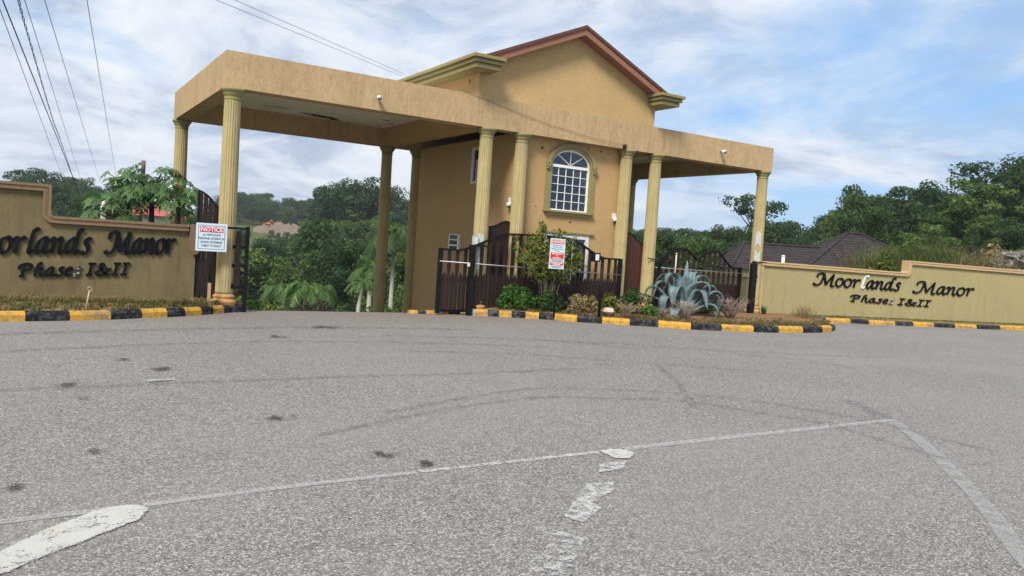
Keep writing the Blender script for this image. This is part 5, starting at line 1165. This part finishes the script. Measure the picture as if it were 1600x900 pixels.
# weeds and rubble behind the right wall
for i, (u, d, s, h, n, m, lab) in enumerate([(1345, 29, .6, 2.0, 90, 'grass_dry', 'tall straw coloured reeds in front of the brown hipped roof'), (1290, 28, .5, 1.75, 120, 'grass_dry', 'thin dry reed tuft between the two brown roofs'), (1238, 27, .5, 1.6, 90, 'grass', 'thin green reed tuft before the left brown roof'),
        (1405, 29, 1.2, 1.6, 300, 'grass', 'bright green reed bank beside the brown roof'), (1440, 30, 1.1, 1.7, 320, 'grass', 'green reed clump above the wall step'), (1470, 31, 1.1, 1.45, 260, 'grass_dry', 'brown weed bank right of the wall step'),
        (1530, 32, 1.2, 1.3, 240, 'grass_dry', 'dry weed bank on the mound'), (1588, 33, .4, 1.6, 90, 'grass', 'green reed tuft before the grey rubble'), (1555, 33, .9, 1.2, 200, 'grass_dry', 'straw weeds left of the grey rubble')]):
    x, y, z = at(u, d); grass_thing(x, y, z - .1, s * 1.3, h * .88, n * 5, m, lab, .009, 'weeds', .5)
for i, (u, d, rx, h, m, lab) in enumerate([(1412, 30.5, 1.5, 1.6, 'leaf_light', 'light green bush in the reed bank'), (1455, 31, 1.4, 1.35, 'leaf_yellow', 'yellow green scrub on the mound right of the wall step'), (1510, 32, 1.5, 1.15, 'leaf_dry', 'dry scrub low on the mound'), (1380, 28.5, 1.0, 1.3, 'leaf_yellow', 'yellow green scrub left of the wall step'), (1490, 35, 1.7, 1.5, 'leaf_purple', 'brown bush on the mound behind the right wall'), (1545, 37, 1.7, 1.4, 'leaf_dry', 'straw coloured bush on the mound'), (1390, 27.5, 1.0, 1.35, 'leaf_dry', 'dry tangle of scrub against the back of the wall step'), (1605, 40, 2.0, 1.6, 'leaf_mid', 'green bush at the right edge above the rubble')]):
    x, y, z = at(u, d); bush('mound_bush', x, y, z - .1, rx, rx * .8, h, 22, 70, .085, m, lab, 'bush', 'bushes on the mound behind the right wall', 90 + i)
mb = MB(); r2 = random.Random(8)
for i in range(260):
    u = r2.uniform(1545, 1680); d = r2.uniform(31, 38); x, y = polar(u, d); z = height(x, y) + .35 + .55 * math.exp(-((u - 1600) / 45) ** 2); s = r2.uniform(.12, .38)
    vs = [(x + s * r2.uniform(-1, 1), y + s * r2.uniform(-1, 1), z + s * r2.uniform(-.9, .7)) for _ in range(6)]; mb.add(vs, [(0, 1, 2), (0, 2, 3), (0, 3, 4), (1, 2, 5), (2, 3, 5), (3, 4, 5), (0, 1, 5), (0, 4, 5)])
tag(mb.build('rubble', MT['rock']), 'heap of grey broken rock behind the right wall', 'rubble', kind='stuff')
# bare red slope on the far hill
mb = MB(); nx, ny = 26, 9; vs = []
for i in range(nx + 1):
    for j in range(ny + 1):
        u = 388 + 100 * i / nx; d = 196 + 20 * j / ny; x, y = polar(u, d); e = max(0, math.sin(math.pi * i / nx)) ** .6
        vs.append((x, y, .2 + 3.6 * (j / ny) * (.35 + .65 * e) + .5 * e * r2.uniform(-.6, .8)))
mb.add(vs, [(i * (ny + 1) + j, (i + 1) * (ny + 1) + j, (i + 1) * (ny + 1) + j + 1, i * (ny + 1) + j + 1) for i in range(nx) for j in range(ny)], True)
struct('red_earth_slope', mb, MT['scar'])
x, y = polar(414, 211); z = 3.0; k = .42
t = thing('excavator', (x, y, z), 'tiny orange excavator working on the bare red slope far away', 'excavator')
ex = lambda a, b, c, d, e, f: MB().box(x + a * k, x + b * k, y + c * k, y + d * k, z + e * k, z + f * k)
ep = lambda *P: [(x + a * k, y + b * k, z + c * k) for a, b, c in P]
ex(-1.1, 1.1, -.9, .9, .7, 1.7).build('body', MT['excavator'], t); ex(-1.0, -.1, -.85, -.1, 1.71, 2.5).build('cab', MT['darkglass'], t)
for q in (-1, 1): ex(-1.3, 1.3, q * .8 - .25, q * .8 + .25, 0, .69).build('track', MT['blackmetal'], t)
MB().tube(ep((.8, 0, 1.6), (2.0, 0, 3.3), (3.2, 0, 2.4)), .24 * k, 6, .16 * k).build('boom', MT['excavator'], t); MB().tube(ep((3.2, 0, 2.4), (3.0, 0, 1.0)), .16 * k, 6).build('stick', MT['excavator'], t); ex(2.6, 3.3, -.4, .4, .4, 1.0).build('bucket', MT['blackmetal'], t)

# ------------------------------------------------------------------ houses
def hip_house(cx, cy, ang, hx, hy, zw, zr, z0, ridge, label, wallmat, roofmat, courses=14, name='house'):
    t = thing(name, (cx, cy, z0), label, 'house'); c, s = math.cos(ang), math.sin(ang)
    W = lambda x, y, z: (cx + x * c - y * s, cy + x * s + y * c, z)
    def bx(mb, x0, x1, y0, y1, za, zb): mb.add([W(x0,y0,za),W(x1,y0,za),W(x1,y1,za),W(x0,y1,za),W(x0,y0,zb),W(x1,y0,zb),W(x1,y1,zb),W(x0,y1,zb)], [(0,3,2,1),(4,5,6,7),(0,1,5,4),(1,2,6,5),(2,3,7,6),(3,0,4,7)]); return mb
    bx(MB(), -hx + .5, hx - .5, -hy + .5, hy - .5, z0, zw).build('wall', MT[wallmat], t)
    mb = MB()   # stepped shingle courses, each tucked under the one above
    for k in range(courses):
        f0, f1 = k / courses, (k + 1) / courses; a0 = hx + (ridge - hx) * f0; a1 = hx + (ridge - hx) * f1; b0 = hy * (1 - f0); b1 = hy * (1 - f1) + .001; za = zw + (zr - zw) * f0; zb = zw + (zr - zw) * f1; o = .035
        lo = [(-a0 - .02, -b0 - .02), (a0 + .02, -b0 - .02), (a0 + .02, b0 + .02), (-a0 - .02, b0 + .02)]; hi = [(-a1, -b1), (a1, -b1), (a1, b1), (-a1, b1)]
        vs = [W(x, y, za) for x, y in lo] + [W(x, y, za + o) for x, y in lo] + [W(x, y, zb + o * .4) for x, y in hi]
        mb.add(vs, [(i, (i + 1) % 4, 4 + (i + 1) % 4, 4 + i) for i in range(4)] + [(4 + i, 4 + (i + 1) % 4, 8 + (i + 1) % 4, 8 + i) for i in range(4)])
    mb.build('roof', MT[roofmat], t)
    cp = MB()
    for sx in (-1, 1):
        for sy in (-1, 1): cp.tube([W(sx * hx, sy * hy, zw + .05), W(sx * ridge, 0, zr + .06)], .07, 6)
    cp.tube([W(-ridge, 0, zr + .06), W(ridge, 0, zr + .06)], .07, 6); cp.build('ridge_caps', MT[roofmat], t)
    for i in (-.5, .5):
        bx(MB(), hx * i - .5, hx * i + .5, -hy + .44, -hy + .498, z0 + .9, min(zw - .15, z0 + 1.9)).build('window', MT['darkglass'], t)
    return t
a = -.55
x, y = polar(1326, 45); hip_house(x, y, a, 3.5, 3.1, 1.4, 3.30, -.3, .35, 'nearer house with dark brown hipped roof over the pale olive wall', 'render_white', 'tile_brown')
x, y = polar(1234, 44); hip_house(x, y, a, 4.0, 2.8, 1.15, 2.45, -.3, 2.6, 'house with low dark brown roof right of the corner column', 'render_white', 'tile_brown', 10)
x, y = polar(243, 60); zt_ = height(x, y); hip_house(x, y, .3, 1.5, 1.5, 2.0, 2.75, zt_, .8, 'small white house with red roof behind the papaya', 'render_white', 'red_roof', 6)

a0, a1 = polar(1040, 24), polar(1172, 25.5); FI = Frame(a0, (a1[0] - a0[0], a1[1] - a0[1])); ln = math.hypot(a1[0] - a0[0], a1[1] - a0[1])
t = thing('low_wall', (a0[0], a0[1], 0), 'low olive garden wall with sand coping seen through the right gate', 'wall')
MB().prism([(0, -.2), (ln, -.2), (ln, 1.02), (0, 1.02)], FI, 0, -.18).build('wall_panel', MT['wall_new'], t); MB().prism([(-.03, 1.021), (ln + .03, 1.021), (ln + .03, 1.13), (-.03, 1.13)], FI, .04, -.22).build('coping', MT['cap_new'], t)
for i, (u, d, rx, h, m, lab) in enumerate([(1070, 30, 1.3, 2.0, 'leaf_mid', 'leftmost green bush behind the low garden wall'), (1105, 31, 1.4, 1.9, 'leaf_light', 'light green bush behind the low garden wall'), (1140, 30, 1.1, 1.55, 'leaf_mid', 'rightmost green bush behind the low garden wall'), (1195, 33, .8, 1.6, 'leaf_dry', 'dry bush before the low brown roof'), (1255, 32, .5, 1.7, 'leaf_light', 'sparse green sapling between the brown roofs'), (1375, 36, 1.5, 2.1, 'leaf_light', 'light green bush over the right corner of the brown hipped roof')]):
    x, y, z = at(u, d); bush('garden_bush', x, y, z - .1, rx, rx * .8, h, 20, 90, .06, m, lab, 'bush', 'bushes in the garden behind the right wall', 120 + i)
# ------------------------------------------------------------------ poles and wires
x, y = polar(216, 60); t = thing('utility_pole', (x, y, height(x, y)), 'brown wooden utility pole top rising above the papaya', 'utility pole')
MB().tube([(x, y, height(x, y)), (x, y, 5.75)], .17, 8, .14).build('pole', MT['pole'], t)
MB().tube([(x - .05, y - .2, 4.9), (x - .05, y - .2, 5.5)], .11, 8).build('insulator', MT['pole'], t)
def wire(pts, r, mat, label, group='overhead cables on the left', sag=0.0):
    P = [Vector(p) for p in pts]
    if len(P) == 2: P = [P[0].lerp(P[1], k / 14) + Vector((0, 0, -sag * math.sin(math.pi * k / 14))) for k in range(15)]
    else: P = spline(P, 6)
    o = MB().tube(P, r, 6).build('overhead_cable', MT[mat]); return tag(o, label, 'cable', group)
def far(p, q, k=1.6): return tuple(Vector(p) + (Vector(q) - Vector(p)) * k)
E_ = [((-11.12, 2.87, 6.17), (-7.89, 55.03, 4.13), .009, 'cable_grey', 'thin grey cable outermost on the left of the bundle'), ((-11.02, 2.85, 6.12), (-6.6, 54.13, 2.56), .015, 'cable', 'thick black cable of the left bundle running down to the trees'),
      ((-10.64, 2.63, 6.2), (-6.82, 54.38, 4.4), .008, 'cable_grey', 'third thin cable from the left'), ((-10.33, 2.44, 6.22), (-5.75, 53.75, 4.93), .008, 'cable_grey', 'fourth thin cable from the left'), ((-9.58, 1.98, 6.28), (-4.63, 53.08, 5.3), .008, 'cable_grey', 'lone thin cable on the right of the left bundle')]
for a_, b_, r_, m_, l_ in E_:
    wire([far(b_, a_, 1.25), far(a_, b_, 1.12)], r_, m_, l_)
tw = spline([(-10.55, -4.0, 5.1), (-10.51, 2.51, 5.52), (-10.25, 11.82, 6.16), (-9.4, 25.41, 5.66), (-8.83, 34.48, 5.57), (-6.97, 52.03, 2.98)], 26); mb = MB()
for ph in (0, math.pi): mb.tube([p + Vector((math.cos(i * .8 + ph), 0, math.sin(i * .8 + ph))) * .018 for i, p in enumerate(tw)], .010, 5)
tag(mb.build('overhead_cable', MT['cable']), 'twisted dark pair of cables in the left bundle', 'cable', 'overhead cables on the left')
wire([(-8.93, -2.04, 4.91 + .1), (-2.82, 3.05, 5.34)], .0042, 'cable_grey', 'lower thin service wire to the gatehouse eave', 'service wires to the gatehouse', .0)
wire([(-8.72, -2.14, 4.97 + .1), (-2.82, 2.94, 5.37)], .0042, 'cable_grey', 'upper thin service wire to the gatehouse eave', 'service wires to the gatehouse', .0)
wire([(-2.75, -.015, 4.60), (-1.0, -.02, 4.27), (0.3, -.02, 4.10), (1.55, -.03, 3.99)], .0035, 'pole', 'thin dark wire drooping across the front beam to the junction box', None)
# thin moist air between the gateway and the hills
hz = Mat('thin haze'); hz.N.remove(hz.b); pv = hz.new('ShaderNodeVolumePrincipled'); pv.inputs['Density'].default_value = .0005; pv.inputs['Color'].default_value = (.86, .92, 1, 1); pv.inputs['Anisotropy'].default_value = .3
hz.L.new(pv.outputs[0], hz.o.inputs['Volume'])
o = MB().box(-320, 420, -90, 420, -12, 26).build('haze', hz.m); tag(o, 'thin pale haze filling the valley air', 'haze', kind='stuff')
print('forest trees', FOREST, 'objects', len(D.objects), 'tris', sum(len(p.vertices) - 2 for m in D.meshes for p in m.polygons))
